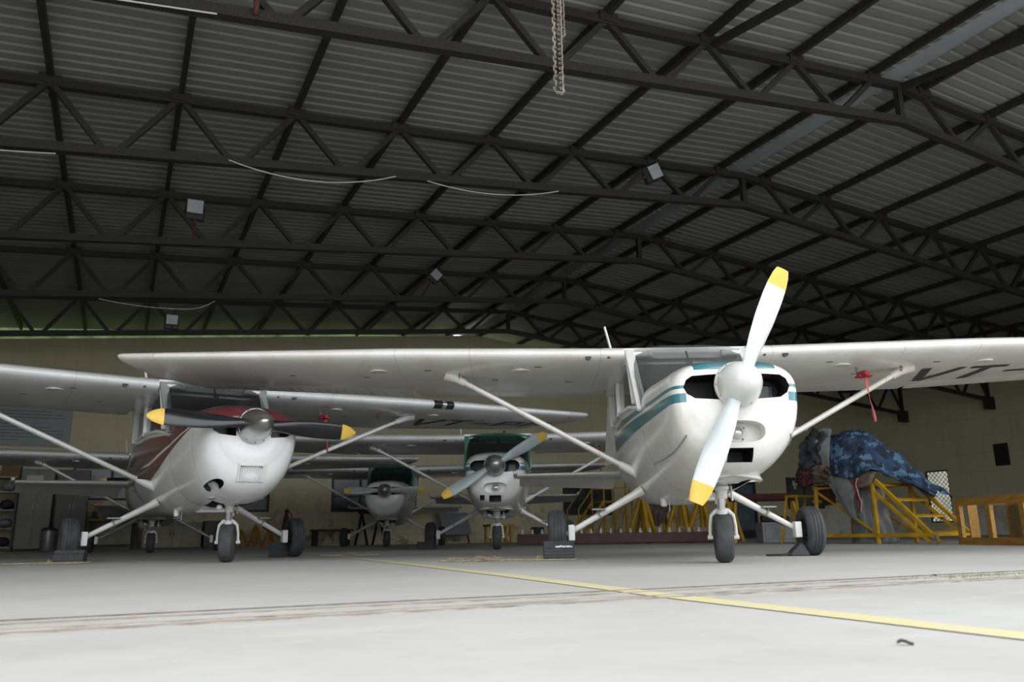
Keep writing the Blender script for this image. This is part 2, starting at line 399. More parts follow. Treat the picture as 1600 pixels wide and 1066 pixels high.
# windows and door in the back wall
M['frame'] = mat('dark_window_frame', (0.03, 0.03, 0.032), 0.6)
for n, (v0, v1, z0, z1) in enumerate(backwin):
    b = MB(); fw = 0.06; y0, y1 = UB-0.02, UB+0.08
    b.box(v0, v0+fw, y0, y1, z0, z1); b.box(v1-fw, v1, y0, y1, z0, z1)
    b.box(v0+fw, v1-fw, y0, y1, z0, z0+fw); b.box(v0+fw, v1-fw, y0, y1, z1-fw, z1)
    k = max(2, round((v1-v0)/0.9)); mv = [v0 + (v1-v0)*i/k for i in range(1, k)]
    for q in mv: b.box(q-0.03, q+0.03, y0+0.01, y1, z0+fw, z1-fw)
    zm = z0 + (z1-z0)*0.45; es = [v0+fw] + mv + [v1-fw]
    for a, c2 in zip(es[:-1], es[1:]): b.box(a+0.03, c2-0.03, y0+0.01, y1, zm-0.02, zm+0.02)
    wnd = struct(b.build('window_%d' % (n+1), M['frame'], rz=PSI))
    p = MB(); p.box(v0+fw/2, v1-fw/2, UB+0.03, UB+0.045, z0+fw/2, z1-fw/2)
    pm = M['dimpane']
    if n == 0: pm = mat('pale_window_pane', (0.17, 0.20, 0.23), 0.3, 0, 0.3, 2)
    p.build('glass', pm, wnd)
    if n == 4:
        p = MB()
        for (a, c2, d, e) in ((23.45, 23.7, 1.93, 2.12), (23.5, 23.62, 1.8, 1.95), (24.35, 24.8, 1.98, 2.1), (24.4, 24.75, 1.88, 1.96)): p.box(a, c2, UB+0.025, UB+0.032, d, e)
        p.build('pasted_paper', M['paper'], wnd)
v0, v1, z0, z1 = doorhole
b = MB()
b.box(v0, v0+0.1, UB-0.03, UB+0.1, 0, z1); b.box(v1-0.1, v1, UB-0.03, UB+0.1, 0, z1); b.box(v0+0.1, v1-0.1, UB-0.03, UB+0.1, z1-0.1, z1)
b.box(v0+0.1, v0+0.42, UB+0.0, UB+0.06, 0.0, z1-0.1); b.box(v0+0.42, v1-0.1, UB, UB+0.06, 0, 0.28)
dr = struct(b.build('door_1', M['frame'], rz=PSI))
b = MB(); b.box(v0+0.42, v1-0.1, UB+0.02, UB+0.035, 0.28, z1-0.1)
b.build('glass', mat('blue_door_glass', (0.13, 0.17, 0.21), 0.15, 0, 0.3, 2), dr)
# barred daylight opening in the right wall
b = MB(); u0, u1, z0, z1 = grille; x0 = VW+0.06
for (a, c2, d, e) in ((u0, u0+.05, z0, z1), (u1-.05, u1, z0, z1), (u0+.05, u1-.05, z0, z0+.05), (u0+.05, u1-.05, z1-.05, z1)): b.box(x0-0.03, x0+0.03, a, c2, d, e)
gw = struct(b.build('window_6', M['frame'], rz=PSI))
b = MB(); st = 0.17; W_, H_ = u1-u0, z1-z0
for sg in (1, -1):
    k = -int(H_/st)-2
    while k*st < W_ + H_:
        # line a = k*st + sg*h clipped to the rectangle
        pts = []
        for i in range(61):
            h = H_*i/60; a = (k*st + h) if sg > 0 else (k*st + H_ - h)
            if 0.03 <= a <= W_-0.03 and 0.03 <= h <= H_-0.03: pts.append((a, h))
        if len(pts) > 1:
            b.bar((x0, u0+pts[0][0], z0+pts[0][1]), (x0, u0+pts[-1][0], z0+pts[-1][1]), 0.017, 0.014, 0, (1, 0, 0))
        k += 1
b.build('diamond_mesh', M['frame'], gw)

# ------------------------------------------------------------------ roof trusses and purlins
PW, PG = 1.5636, 0.537
pv = [VR - PG - k*PW for k in range(10, -1, -1)] + [VR + PG + k*PW for k in range(0, 11)]
pv = [v for v in pv if VL-0.1 < v < VW+0.1]
def make_truss(label):
    t = hthing('roof_truss', label, 'roof truss', 0, 0, 0, 0, 'black steel trusses across the hangar roof')
    for side, nm in ((-1, 'left'), (1, 'right')):
        e = VL if side < 0 else VW
        b = MB(); b.bar((e, 0, roofz(e)), (VR, 0, roofz(VR)), 0.11, 0.11); b.build('top_chord', M['steel'], t)
        b = MB(); b.bar((e, 0, botz(e)), (VR, 0, botz(VR)), 0.12, 0.12); b.build('bottom_chord', M['steel'], t)
        b = MB(); b.box(e - (0 if side < 0 else 0.50), e + (0.50 if side < 0 else 0), -0.05, 0.05, botz(e)-0.30, botz(e)+0.14); b.build('end_plate', M['steel'], t)
        b = MB(); b.box(e-side*.31, e-side*.20, -0.05, 0.05, botz(e)+.14, roofz(e)-.04) if side < 0 else b.box(e-.31, e-.20, -0.05, 0.05, botz(e)+.14, roofz(e)-.04); b.build('end_post', M['steel'], t)
    b = MB(); b.bar((VR, 0, botz(VR)+0.05), (VR, 0, roofz(VR)-0.05), 0.09, 0.09, 0, (0, 1, 0)); b.build('king_post', M['steel'], t)
    for v in pv:
        b = MB(); b.box(v-0.13, v+0.13, -0.075, 0.075, roofz(v)-0.03, roofz(v)+0.10); b.build('purlin_cleat', M['steel'], t)
    L = [v for v in pv if v < VR]; R = [v for v in pv if v > VR]
    def diag(a, c2, off=0.0):
        b = MB(); p = Vector((a, 0, roofz(a)-0.03)); q = Vector((c2, 0, botz(c2)+0.04))
        b.bar(p, q, 0.075, 0.075, 0, (0, 1, 0)); b.build('diagonal', M['steel'], t)
    for S in (L, R):
        for a, c2 in zip(S[:-1], S[1:]):
            mid = (a+c2)/2; diag(a+0.05, mid-0.1); diag(c2-0.05, mid+0.1)
    diag(L[0]-0.04, VL+0.2); diag(R[-1]+0.04, VW-0.2)
    return t
TL = ['black steel roof truss nearest the open front, just above the hanging chain',
      'black steel roof truss along the top of the photo, with rusty pipe stub',
      'black steel roof truss second in view, with tilted floodlight right of centre',
      'black steel roof truss third in view, with upright floodlight on a rusty pole',
      'black steel roof truss fourth in view, with small diagonal floodlight near centre',
      'black steel roof truss farthest back, just in front of the beige back wall']
proto = make_truss(TL[0])
for k in range(6):
    t = proto if k == 0 else copy_tree(proto)
    t.location = H(0, 7.527 + (k-1)*3.5, 0); t['label'] = TL[k]
for lb, v in (('black tie bar running back from the topmost truss at its ridge, upper right', VR), ('black tie bar running back from the topmost truss in view, left of the ridge tie', VR-PG-2*PW)):
    b = MB(); b.bar((v+.08, 4.027, botz(v)), (v+.08, 7.527, roofz(v)), .085, .085)
    tag(b.build('tie_bar', M['steel'], rz=PSI), lb, 'tie bar', 'tie bars between the two front trusses')
ordn = ['first', 'second', 'third', 'fourth', 'fifth', 'sixth', 'seventh', 'eighth', 'ninth', 'tenth', 'eleventh']
for side in (-1, 1):
    vs2 = sorted([v for v in pv if (v-VR)*side > 0], key=lambda v: abs(v-VR))
    for i, v in enumerate(vs2):
        b = MB(); b.box(-0.035, 0.035, UF-0.4, UB+1.4, 0.0, 0.115)
        for q in range(1, 8): b.box(-0.05, -0.035, UF + q*3, UF + q*3 + 0.1, 0.0, 0.02)
        o = b.build('roof_purlin', M['steel'], loc=H(v, 0, roofz(v)+0.065), rz=PSI)
        tag(o, 'long black roof purlin under the %s roof slope, %s out from the ridge strip' % ('left' if side < 0 else 'right', ordn[i]), 'roof purlin', 'black purlins under the roof sheets')
# ------------------------------------------------------------------ high-wing single-engine aeroplanes
def interp_keys(keys, sub):
    """Catmull-Rom through rows of numbers (first column = y)"""
    out = []; n = len(keys)
    for i in range(n-1):
        p0, p1, p2, p3 = keys[max(i-1, 0)], keys[i], keys[i+1], keys[min(i+2, n-1)]
        for k in range(sub):
            t = k/sub; row = []
            for a, b2, c2, d in zip(p0, p1, p2, p3):
                m1 = (c2-a)/2; m2 = (d-b2)/2
                # keep the tangents gentle
                lim = abs(c2-b2)*1.5; m1 = max(-lim, min(lim, m1)); m2 = max(-lim, min(lim, m2))
                row.append(b2*(2*t**3-3*t**2+1) + m1*(t**3-2*t**2+t) + c2*(-2*t**3+3*t**2) + m2*(t**3-t**2))
            out.append(row)
    out.append(list(keys[-1])); return out
def sec_full(r, nl=10, nu=10, inset=0.0):
    y, hw, zb, zm, zt, nb, nt = r; hw -= inset; zb += inset; zt -= inset
    def pt(i):
        if i <= nl:
            a = -PI/2 + (PI/2)*i/nl; e = nb; h = zm-zb
        else:
            a = (PI/2)*(i-nl)/nu; e = nt; h = zt-zm
        c, s = max(math.cos(a), 0), math.sin(a)
        return hw*(c**(2/e)), zm + h*math.copysign(abs(s)**(2/e), s)
    half = [pt(i) for i in range(nl+nu+1)]
    return [(x, y, z) for x, z in half] + [(-x, y, z) for x, z in half[-2:0:-1]]
def airfoil(n=12, t=0.125, camber=0.018, c0=0.0, c1=1.0):
    """closed outline: upper from c1 to c0 then lower back"""
    def yt(c): return 5*t*(0.2969*math.sqrt(c) - 0.126*c - 0.3516*c*c + 0.2843*c**3 - 0.1036*c**4)
    def yc(c): return camber*(1-((c-0.4)/0.6)**2 if c > 0.4 else 1-((0.4-c)/0.4)**2)
    cs = [c0 + (c1-c0)*(1-math.cos(PI*i/n/(2 if c0 == 0 else 1)) if c0 == 0 else i/n) for i in range(n+1)]
    up = [(c, yc(c)+yt(c)) for c in cs]; lo = [(c, yc(c)-yt(c)) for c in cs]
    return up[::-1] + (lo[1:] if c0 == 0 else lo)
INC = math.radians(4.0); WZ = 1.748
def wing_station(x):
    """y of leading edge, chord, z of leading edge"""
    ax = abs(x); ch = 1.63; y = 1.58
    if ax > 2.6:
        f = (ax-2.6)/2.4; ch = 1.63 - 0.50*f; y = 1.58 + 0.10*f
    z = WZ + (ax-0.5)*0.018
    return y, ch, z
def wing_pt(x, c, dz):
    y, ch, z = wing_station(x); th = 1.0 if abs(x) < 2.6 else 1.0 - 0.12*(abs(x)-2.6)/2.4
    return (x, y + c*ch, z + dz*ch*th - c*ch*math.sin(INC))
def lower_z(c, t=0.125, camber=0.018):
    a = airfoil(2, t, camber)
    yt = 5*t*(0.2969*math.sqrt(c) - 0.126*c - 0.3516*c*c + 0.2843*c**3 - 0.1036*c**4)
    yc = camber*(1-((c-0.4)/0.6)**2 if c > 0.4 else 1-((0.4-c)/0.4)**2)
    return yc - yt
def bool_cut(ob, cutters):
    for i, k in enumerate(cutters):
        q = ob.modifiers.new('cut%d' % i, 'BOOLEAN'); q.operation = 'DIFFERENCE'; q.solver = 'EXACT'; q.object = k; q.material_mode = 'TRANSFER'
    bpy.context.view_layer.update()
    dg = bpy.context.evaluated_depsgraph_get()
    me = bpy.data.meshes.new_from_object(ob.evaluated_get(dg)); ob.modifiers.clear(); old = ob.data; ob.data = me; me.name = old.name
    for k in cutters: bpy.data.objects.remove(k)
    me.polygons.foreach_set('use_smooth', [True]*len(me.polygons)); me.set_sharp_from_angle(angle=math.radians(36))
STROKES = {'V': [((0, 0), (.5, 1)), ((.5, 1), (1, 0))], 'T': [((0, .06), (1, .06)), ((.5, 0), (.5, 1))], '-': [((.05, .5), (.95, .5))],
           'P': [((.1, 0), (.1, 1)), ((.1, .06), (.9, .06)), ((.88, 0), (.88, .55)), ((.1, .52), (.9, .52))],
           'F': [((.1, 0), (.1, 1)), ((.1, .06), (.95, .06)), ((.1, .5), (.8, .5))]}
def lettering(text, x0, wch, gap, c0, c1, m, parent, thick=0.07, slant=0.0):
    """letters lying on the underside of the wing, tops toward the leading edge"""
    b = MB(); x = x0
    for ch in text:
        w = wch*(0.8 if ch == '-' else 1)
        for (ax, ay), (bx, by) in STROKES[ch]:
            p = Vector((x+ax*w, ay)); q = Vector((x+bx*w, by)); L = 1.0*0.62
            d = Vector((q.x-p.x, (q.y-p.y)*L)); nrm = Vector((-d.y, d.x)).normalized()*thick/2
            P = []
            for k in range(7):
                r = p.lerp(q, k/6); row = []
                for sg in (-1, 1):
                    xx = r.x + sg*nrm.x; cc = c0 + (c1-c0)*(r.y + sg*nrm.y/L)
                    a = wing_pt(xx, cc, lower_z(cc)); row.append((a[0], a[1], a[2]-0.004))
                P.append(row)
            b.grid(P)
        x += w + gap
    return b.build('registration_letters', m, parent)
def aeroplane(name, label, cat, loc, yaw, sc, o):
    T = thing(name, label, cat, loc, yaw, o.get('group'), sc)
    body, wingm = o['body'], o['wing']
    # ---- nose cowl
    keys = o.get('cowl') or [(.030, .335, .80, 1.13, 1.275, 2.4, 2.9), (.052, .385, .735, 1.125, 1.318, 2.4, 2.9), (.10, .420, .670, 1.12, 1.350, 2.4, 2.9),
            (.22, .440, .610, 1.12, 1.375, 2.4, 2.9), (.42, .452, .565, 1.12, 1.40, 2.4, 2.8), (.75, .468, .53, 1.15, 1.425, 2.45, 2.6), (1.12, .487, .50, 1.20, 1.445, 2.5, 2.5)]
    rows = interp_keys(keys, 5)
    b = MB(); cap = [sec_full((keys[0][0]-.012, keys[0][1]*f, 1.08-(1.08-keys[0][2])*f, 1.12, 1.12+(keys[0][4]-1.12)*f, keys[0][5], keys[0][6])) for f in (.25, .6, .9)]
    b.loft(cap + [sec_full(r) for r in rows])
    cowl = b.build('nose_cowl', body, T)
    cuts = []
    def cutter(poly, y0, y1, plane='xz', m=None):
        q = MB(); q.prism(poly, y0, y1, 0, plane); k = q.build('cutter', m or M['black']); k.parent = T; cuts.append(k)
    iz0, iz1, ix0, ix1 = o.get('inlet', (1.075, 1.250, .10, .355))
    for sg in (-1, 1):
        # rounded inlet, tallest beside the spinner
        P = [(ix0, iz0), (ix1-.07, iz0+.012), (ix1-.02, iz0+.045), (ix1, iz0+.09), (ix1-.02, iz1-.035), (ix1-.06, iz1-.008), (ix0, iz1)]
        P = [(sg*x, z) for x, z in P]
        cutter(P if sg > 0 else P[::-1], -.2, .30)
    # opening under the cowl round the nose leg
    cutter([(-.20, .50), (.20, .50), (.17, .95), (-.17, .95)], .3, .585, 'xy')
    if o.get('light'):
        zl = .862
        cutter([(.165*math.copysign(abs(math.cos(a))**.7, math.cos(a)), zl + .072*math.copysign(abs(math.sin(a))**.75, math.sin(a))) for a in [2*PI*(k+.5)/28 for k in range(28)]], -.2, .150, m=body)
        cutter([(-.085, .665), (.085, .665), (.085, .755), (-.085, .755)], -.1, .34)
        cutter([(-.215, .69), (-.15, .69), (-.15, .76), (-.215, .76)], -.1, .30)
    if o.get('exhaust_hole'):
        ex = o['exhaust_hole']; cutter([(ex[0]+.06*math.cos(2*PI*k/16), ex[1]+.05*math.sin(2*PI*k/16)) for k in range(16)], -.2, .36)
    bool_cut(cowl, cuts)
    # what shows inside the inlets
    for sg in ((1,) if not o.get('exhaust_hole') else (-1, 1)):
        q = MB()
        for k in range(7): q.box(sg*.24-.06, sg*.24+.06, .25, .29, 1.10+k*.014, 1.106+k*.014)
        q.box(sg*.24-.04, sg*.24+.04, .26, .29, 1.085, 1.20)
        q.build('engine_cylinder', M['greymetal'], T)
    if o.get('light'):
        q = MB(); q.lathe([(.066, .158), (.066, .128), (.050, .118)], (0, 0, .862), 'y', 20); lm = q.build('landing_light', M['whitemetal'], T)
        q = MB(); q.lathe([(.001, .098), (.025, .102), (.043, .112), (.050, .13), (.001, .13)], (0, 0, .862), 'y', 20, cap=False); q.build('lens', M['lens'], lm)
        q = MB()
        for a in (0.6, 2.3, 3.9, 5.4): q.lathe([(.005, .112), (.005, .15)], (.058*math.cos(a), 0, .862+.055*math.sin(a)), 'y', 6)
        q.build('screws', M['black'], lm)
        q = MB(); q.box(.088, .10, .14, .16, .66, .76); q.box(-.09, .10, .15, .17, .652, .664); q.build('intake_frame', M['whitemetal'], T)
    if o.get('filter'):
        fx, fz = o['filter']
        q = MB(); y = .135
        def fr(z):
            for r0, r1 in zip(rows[:-1], rows[1:]):      # where the chin's centre line reaches this height
                if r1[2] <= z <= r0[2]: return r0[0] + (r1[0]-r0[0])*(r0[2]-z)/max(r0[2]-r1[2], 1e-6) + .004
            return .03
        for (a, c2, d, e) in ((-.115, -.095, -.075, .075), (.095, .115, -.075, .075), (-.095, .095, -.075, -.058), (-.095, .095, .058, .075)):
            q.add([(fx+a, fr(fz+d)-.02, fz+d), (fx+c2, fr(fz+d)-.02, fz+d), (fx+c2, fr(fz+e)-.02, fz+e), (fx+a, fr(fz+e)-.02, fz+e),
                   (fx+a, fr(fz+d)+.1, fz+d), (fx+c2, fr(fz+d)+.1, fz+d), (fx+c2, fr(fz+e)+.1, fz+e), (fx+a, fr(fz+e)+.1, fz+e)],
                  [(0,1,2,3),(7,6,5,4),(0,4,5,1),(1,5,6,2),(2,6,7,3),(3,7,4,0)])
        ff = q.build('air_filter_frame', M['whitemetal'], T)
        q = MB(); q.add([(fx-.095, fr(fz-.058), fz-.058), (fx+.095, fr(fz-.058), fz-.058), (fx+.095, fr(fz+.058), fz+.058), (fx-.095, fr(fz+.058), fz+.058)], [(0, 1, 2, 3)])
        for k in range(12):
            a = fx-.09+k*.0155; q.bar((a, fr(fz-.055)-.003, fz-.055), (a, fr(fz+.055)-.003, fz+.055), .003, .004)
        q.build('filter_mesh', M['alu'], ff)
    if o.get('exhaust_hole'):
        ex = o['exhaust_hole']; q = MB(); q.tube([(ex[0], .34, ex[1]+.03), (ex[0], .20, ex[1]-.01), (ex[0]-.015, .10, ex[1]-.06)], .034, 14); q.build('exhaust_pipe', M['greymetal'], T)
    else:
        q = MB(); q.tube([(-.17, .60, .60), (-.17, .55, .52), (-.175, .50, .45)], .028, 12); q.build('exhaust_pipe', M['greymetal'], T)
    q = MB()   # lip of the cowl over the nose leg opening
    P = []
    for k in range(17):
        a = PI*k/16; x = -.225*math.cos(a); y = .50 - .20*math.sin(a)
        P.append([(x, y, .632-.02*abs(math.cos(a))), (x*1.08, y-.018, .595-.03*abs(math.cos(a))), (x, y+.012, .585-.03*abs(math.cos(a)))])
    q.grid(P); q.build('cowl_lip', body, T, solid=.008)
    # ---- spinner and propeller
    q = MB(); R = .150
    q.lathe([(R*1.02, .025), (R*1.05, .0), (R*1.04, -.022), (R*1.0, -.03)], (0, 0, 1.17), 'y', 36)
    ex_ = o.get('spin_exp', 1.75); sl_ = o.get('spin_len', .255)
    sp = [(R*.985, -.03)] + [(R*math.sqrt(max(1-(k/12)**ex_, 0))*.98 if k < 12 else .002, -.03-sl_*k/12) for k in range(1, 13)]
    q.lathe(sp, (0, 0, 1.17), 'y', 36)
    spn = q.build('spinner', o['spinner'], T, ang=50)
    q = MB()
    for k in range(12):
        a = 2*PI*k/12; q.ball((math.cos(a)*R*1.0, -.036, 1.17+math.sin(a)*R*1.0), .006, 4)
    q.build('spinner_screws', M['alu'], spn)
    th = math.radians(o['prop']); RB = o.get('blade', .848)
    for sg in (0, 1):
        Rm = Matrix.Translation((0, -.085, 1.17)) @ Matrix.Rotation(th + sg*PI, 4, 'Y')
        def ring(r):
            t = r/RB
            K = ((0, .088), (.18, .100), (.35, .140), (.55, .160), (.75, .155), (.86, .142), (.95, .118), (1.0, .088)); ch = K[-1][1]
            for (ta, ca), (tb, cb) in zip(K[:-1], K[1:]):
                if ta <= t <= tb: ch = ca + (cb-ca)*(t-ta)/(tb-ta)
            if o.get('roundtip') and t > .86: ch *= math.sqrt(max(1-((t-.86)/.145)**2, .02))
            tk = .055*(1-t)**1.6 + .012
            ang = math.radians(46 - 33*min(t*1.15, 1)**.7)
            pts = []
            for k in range(14):
                a = 2*PI*k/14; cx = math.cos(a)*ch/2; cy = math.sin(a)*tk/2 - .35*tk*(1-(2*cx/ch)**2)
                pts.append(Rm @ Vector((cx*math.cos(ang)-cy*math.sin(ang), cx*math.sin(ang)+cy*math.cos(ang), r)))
            return pts
        tip0 = RB - .135
        rs = [.09 + (tip0-.09)*k/16 for k in range(17)]
        q = MB(); q.loft([ring(r) for r in rs]); bl = q.build('propeller_blade', o['bladem'], T, ang=50)
        ts = [tip0 + (RB-tip0)*k/6 for k in range(7)]
        q = MB(); q.loft([ring(r) for r in ts]); q.build('blade_tip', M['tipyellow'], bl, ang=50)
    # ---- fuselage: lower cabin, tail cone, roof
    lk = interp_keys([(1.12, .487, .50, 1.20, 1.20, 2.5, 2), (1.6, .507, .47, 1.27, 1.27, 2.6, 2), (2.3, .512, .465, 1.32, 1.32, 2.7, 2), (3.2, .475, .50, 1.33, 1.33, 2.6, 2)], 6)
    def half_low(r, ins=0.0):
        f = sec_full((r[0], r[1], r[2], r[3], r[3]+.1, r[5], 2), 14, 2, ins)[:15]
        return [(-x, y, z) for x, y, z in f[::-1]] + f[1:]
    q = MB(); q.grid([half_low(r) for r in lk]); fus = q.build('fuselage', body, T)
    q = MB(); q.grid([half_low(r, .02) for r in lk]); q.prism([(-.21, .575), (.21, .575), (.40, .80), (.45, 1.2), (.36, 1.36), (-.36, 1.36), (-.45, 1.2), (-.40, .80)], 1.16, 1.20)
    q.box(-.26, .26, 1.2, 3.1, .60, .64)
    q.prism([(-.22, .62), (.22, .62), (.40, .9), (.42, 1.7), (-.42, 1.7), (-.40, .9)], 3.10, 3.14)
    q.build('cabin_lining', M['darkgrey'], T)
    for sx_ in (-.24, .24):
        q = MB(); q.box(sx_-.19, sx_+.19, 1.75, 2.2, .72, .84); q.box(sx_-.19, sx_+.19, 2.15, 2.25, .80, 1.38); q.box(sx_-.1, sx_+.1, 2.16, 2.24, 1.40, 1.55); q.build('seat', M['darkgrey'], T, bevel=.03)
    q = MB(); q.prism([(-.42, 1.26), (.42, 1.26), (.36, 1.40), (-.36, 1.40)], 1.14, 1.36); q.build('glareshield', M['black'], T, bevel=.015)
    tk = interp_keys([(3.2, .475, .50, 1.33, 1.78, 2.6, 3.4), (3.6, .44, .54, 1.33, 1.70, 2.6, 3.0), (4.1, .37, .62, 1.30, 1.59, 2.4, 2.4), (5.0, .26, .76, 1.24, 1.46, 2.2, 2.2), (6.0, .155, .90, 1.18, 1.35, 2.1, 2.1), (6.9, .045, 1.03, 1.14, 1.26, 2, 2)], 4)
    q = MB(); q.loft([sec_full(r) for r in tk]); q.build('tail_cone', body, T)
    q = MB(); P = []
    for k in range(9):
        x = -.36+.09*k; P.append([(x, 3.22+.5*f, 1.785-.13*f - .5*(x*x) + .012) for f in (0, .33, .66, 1)])
    q.grid(P); q.build('rear_window', o['glass'], T)
    q = MB(); xs = [-.56, -.3, 0, .3, .56]
    q.loft([[ (x, 1.58+c*1.63, WZ + dz*1.63 - c*1.63*math.sin(INC)) for c, dz in airfoil(12, c0=.085)] for x in xs]); q.build('cabin_roof', wingm, T)
    # windscreen, its posts and the side windows
    base = [p for p in sec_full(rows[-1])]; up = [p for p in base if p[2] >= 1.199]
    up = sorted(up, key=lambda p: p[0])
    P = []
    for p in up:
        fx = p[0]/.487; row = []
        for k in range(7):
            f = k/6; zt = WZ + .088 - .05*abs(fx)**3
            row.append((p[0]+(fx*.505-p[0])*f, p[1]-.004+(1.665-p[1])*f, p[2]-.004+(zt-p[2])*f + .035*math.sin(PI*f)*(1-abs(fx)**4)))
        P.append(row)
    q = MB(); q.grid(P); q.build('windscreen', o['glass'], T)
    for sg in (-1, 1):
        q = MB(); q.bar((sg*.478, 1.13, 1.18), (sg*.495, 1.63, WZ+.03), .035, .085, 0, (sg, 0, 0)); q.build('windscreen_post', o.get('post', body), T, bevel=.008)
        q = MB()
        q.bar((sg*.508, 2.36, 1.30), (sg*.505, 2.42, WZ+.04), .03, .07, 0, (sg, 0, 0)); q.bar((sg*.478, 3.12, 1.30), (sg*.47, 3.18, WZ+.03), .03, .12, 0, (sg, 0, 0))
        q.bar((sg*.489, 1.13, 1.20), (sg*.508, 1.6, 1.275), .03, .05, 0, (sg, 0, 0)); q.bar((sg*.508, 1.6, 1.275), (sg*.513, 2.4, 1.325), .03, .05, 0, (sg, 0, 0)); q.bar((sg*.513, 2.4, 1.325), (sg*.48, 3.2, 1.335), .03, .05, 0, (sg, 0, 0))
        q.bar((sg*.506, 1.36, 1.27), (sg*.507, 1.64, WZ-.02), .03, .05, 0, (sg, 0, 0))
        fr_ = q.build('window_frame', body, T, bevel=.004)
        q = MB(); q.grid([[(sg*.489, 1.16, 1.205), (sg*.50, 1.5, 1.26), (sg*.512, 2.38, 1.32), (sg*.478, 3.16, 1.33)], [(sg*.50, 1.4, 1.55), (sg*.503, 1.62, 1.55), (sg*.507, 2.38, 1.6), (sg*.472, 3.16, 1.6)], [(sg*.505, 1.62, WZ), (sg*.505, 1.7, WZ), (sg*.503, 2.4, WZ+.02), (sg*.468, 3.16, WZ+.02)]])
        q.build('side_window', o['glass'], T)
        q = MB(); q.tube([(sg*.47, 1.60, WZ-.01), (sg*.34, 1.60, WZ-.01), (sg*.335, 1.60, WZ-.01), (sg*.30, 1.60, WZ-.01)], [.026, .026, .034, .034], 14); q.build('cabin_vent', o.get('ventm', M['white']), T)
    q = MB(); q.bar((-.46, 1.68, WZ-.01), (.46, 1.68, WZ-.01), .05, .06); q.build('ceiling_spar', M['paper'], T, bevel=.01)
    q = MB(); q.bar((0, 1.62, WZ+.02), (.01, 1.595, WZ-.05), .012, .012); q.lathe([(.03, -.004), (.03, .004)], (.02, 1.59, WZ-.085), 'y', 12); q.build('compass', M['darkgrey'], T)
    # ---- wings
    for sg in (-1, 1):
        X = lambda l: [sg*x for x in l]
        A = airfoil(14, c0=0.0, c1=.72); xs = X([.56, 1.2, 2.0, 2.6, 3.4, 4.2, 4.74])
        q = MB(); q.loft([[wing_pt(x, c, dz) for c, dz in A] for x in xs]); wg = q.build('wing', wingm, T, ang=50)
        q = MB(); q.loft([[wing_pt(x, c, dz*1.03) for c, dz in airfoil(14, c0=0.0, c1=.70)] for x in X([.545, .72])]); q.build('root_fairing', wingm, wg, ang=50)
        Af = airfoil(14)
        q = MB(); rg = []
        for k in range(8):
            f = min(k/6, 1.0); x = 4.745 + .31*f + (.018 if k == 7 else 0); r = []
            for c, dz in Af:
                a = wing_pt(sg*x, c, dz); yl, ch, zl = wing_station(x); s = (max(math.sqrt(max(1-f**6, 0)), 1.0) if k < 7 else .72)
                cc = c*(1-.0) ; yy = yl + ch*(.5 + (c-.5)*(0.93+.07*s))
                zc = zl + .012 - c*ch*math.sin(INC); r.append((sg*(4.745 + .31*f*(1-.88*c**1.5) + (.018 if k == 7 else 0)), yy, zc + (a[2]-zc)*max(s, .10) ))
            rg.append(r)
        q.loft(rg); q.build('wing_tip', o.get('tipm', wingm), wg, ang=50)
        for nm, xa, xb, rib in (('flap', .62, 2.52, .011), ('aileron', 2.58, 4.72, .011)):
            n = int((xb-xa)/.045); n += n % 2; Aq = airfoil(6, c0=.725, c1=1.0); rings = []
            for k in range(n+1):
                x = xa + (xb-xa)*k/n; h = (.011 if k % 2 else 0) if nm == 'aileron' else (.004 if k % 2 else 0)
                r = []
                for c, dz in Aq:
                    p = wing_pt(sg*x, c, dz); s = 1 if dz > lower_z(c)+1e-5 and c < .995 else -1
                    hh = h if .74 < c < .99 else 0
                    r.append((p[0], p[1], p[2] + s*hh))
                rings.append(r)
            q = MB(); q.loft(rings); q.build(nm, wingm, wg, ang=15)
        # leading edge vent hole, fuel vent, inspection covers
        q = MB()
        for xv, rr in ((.86, .026), (.68, .012)):
            p = wing_pt(sg*xv, .012, lower_z(.012)); q.lathe([(.001, -.006), (rr, -.006), (rr, .02)], (p[0], p[1], p[2]), 'y', 14, cap=False)
        for xv, cv in ((1.3, .12), (2.3, .18), (1.0, .45), (1.7, .4), (2.9, .35), (3.6, .35)):
            p = wing_pt(sg*xv, cv, lower_z(cv)); q.box(p[0]-.03, p[0]+.03, p[1]-.008, p[1]+.008, p[2]-.003, p[2]+.01)
        q.build('wing_holes', M['black'], wg)
        for xv, cv in ((1.45, .2), (2.75, .22)):
            p = wing_pt(sg*xv, cv, lower_z(cv)); q = MB()
            q.lathe([(.085, -.003), (.085, .02)], (p[0], p[1], p[2]), 'z', 20); q.build('access_panel', wingm, wg)
        # strut with its two fairings
        p0 = Vector((sg*.40, 2.12, .74)); p1 = Vector(wing_pt(sg*o.get('strutx', 2.14), .30, lower_z(.30))); p1.z += .02
        q = MB(); q.tube([p0, p0.lerp(p1, .5), p1], .046, 16, 0, .55, (0, 0, 1)); stt = q.build('wing_strut', o.get('strutm', wingm), T, ang=60)
        q = MB(); q.tube([p0.lerp(p1, -.01), p0.lerp(p1, .05), p0.lerp(p1, .095)], [.064, .056, .048], 16, 0, .7, (0, 0, 1)); q.build('lower_fairing', body, stt, ang=60)
        q = MB(); d = (p1-p0); q.tube([p0.lerp(p1, .90), p0.lerp(p1, .95), p0.lerp(p1, .985), p0.lerp(p1, 1.0)], [.049, .058, .085, .10], 16, 0, .7, (0, 0, 1)); q.build('upper_fairing', wingm, stt, ang=60)
        for f in (.46, .53):
            q = MB(); q.tube([p0.lerp(p1, f), p0.lerp(p1, f+.006)], .0485, 16, 0, .57, (0, 0, 1)); q.build('strut_clamp', wingm, stt, ang=60)
        # tie-down ring
        q = MB(); a = Vector(wing_pt(sg*2.02, .24, lower_z(.24)))
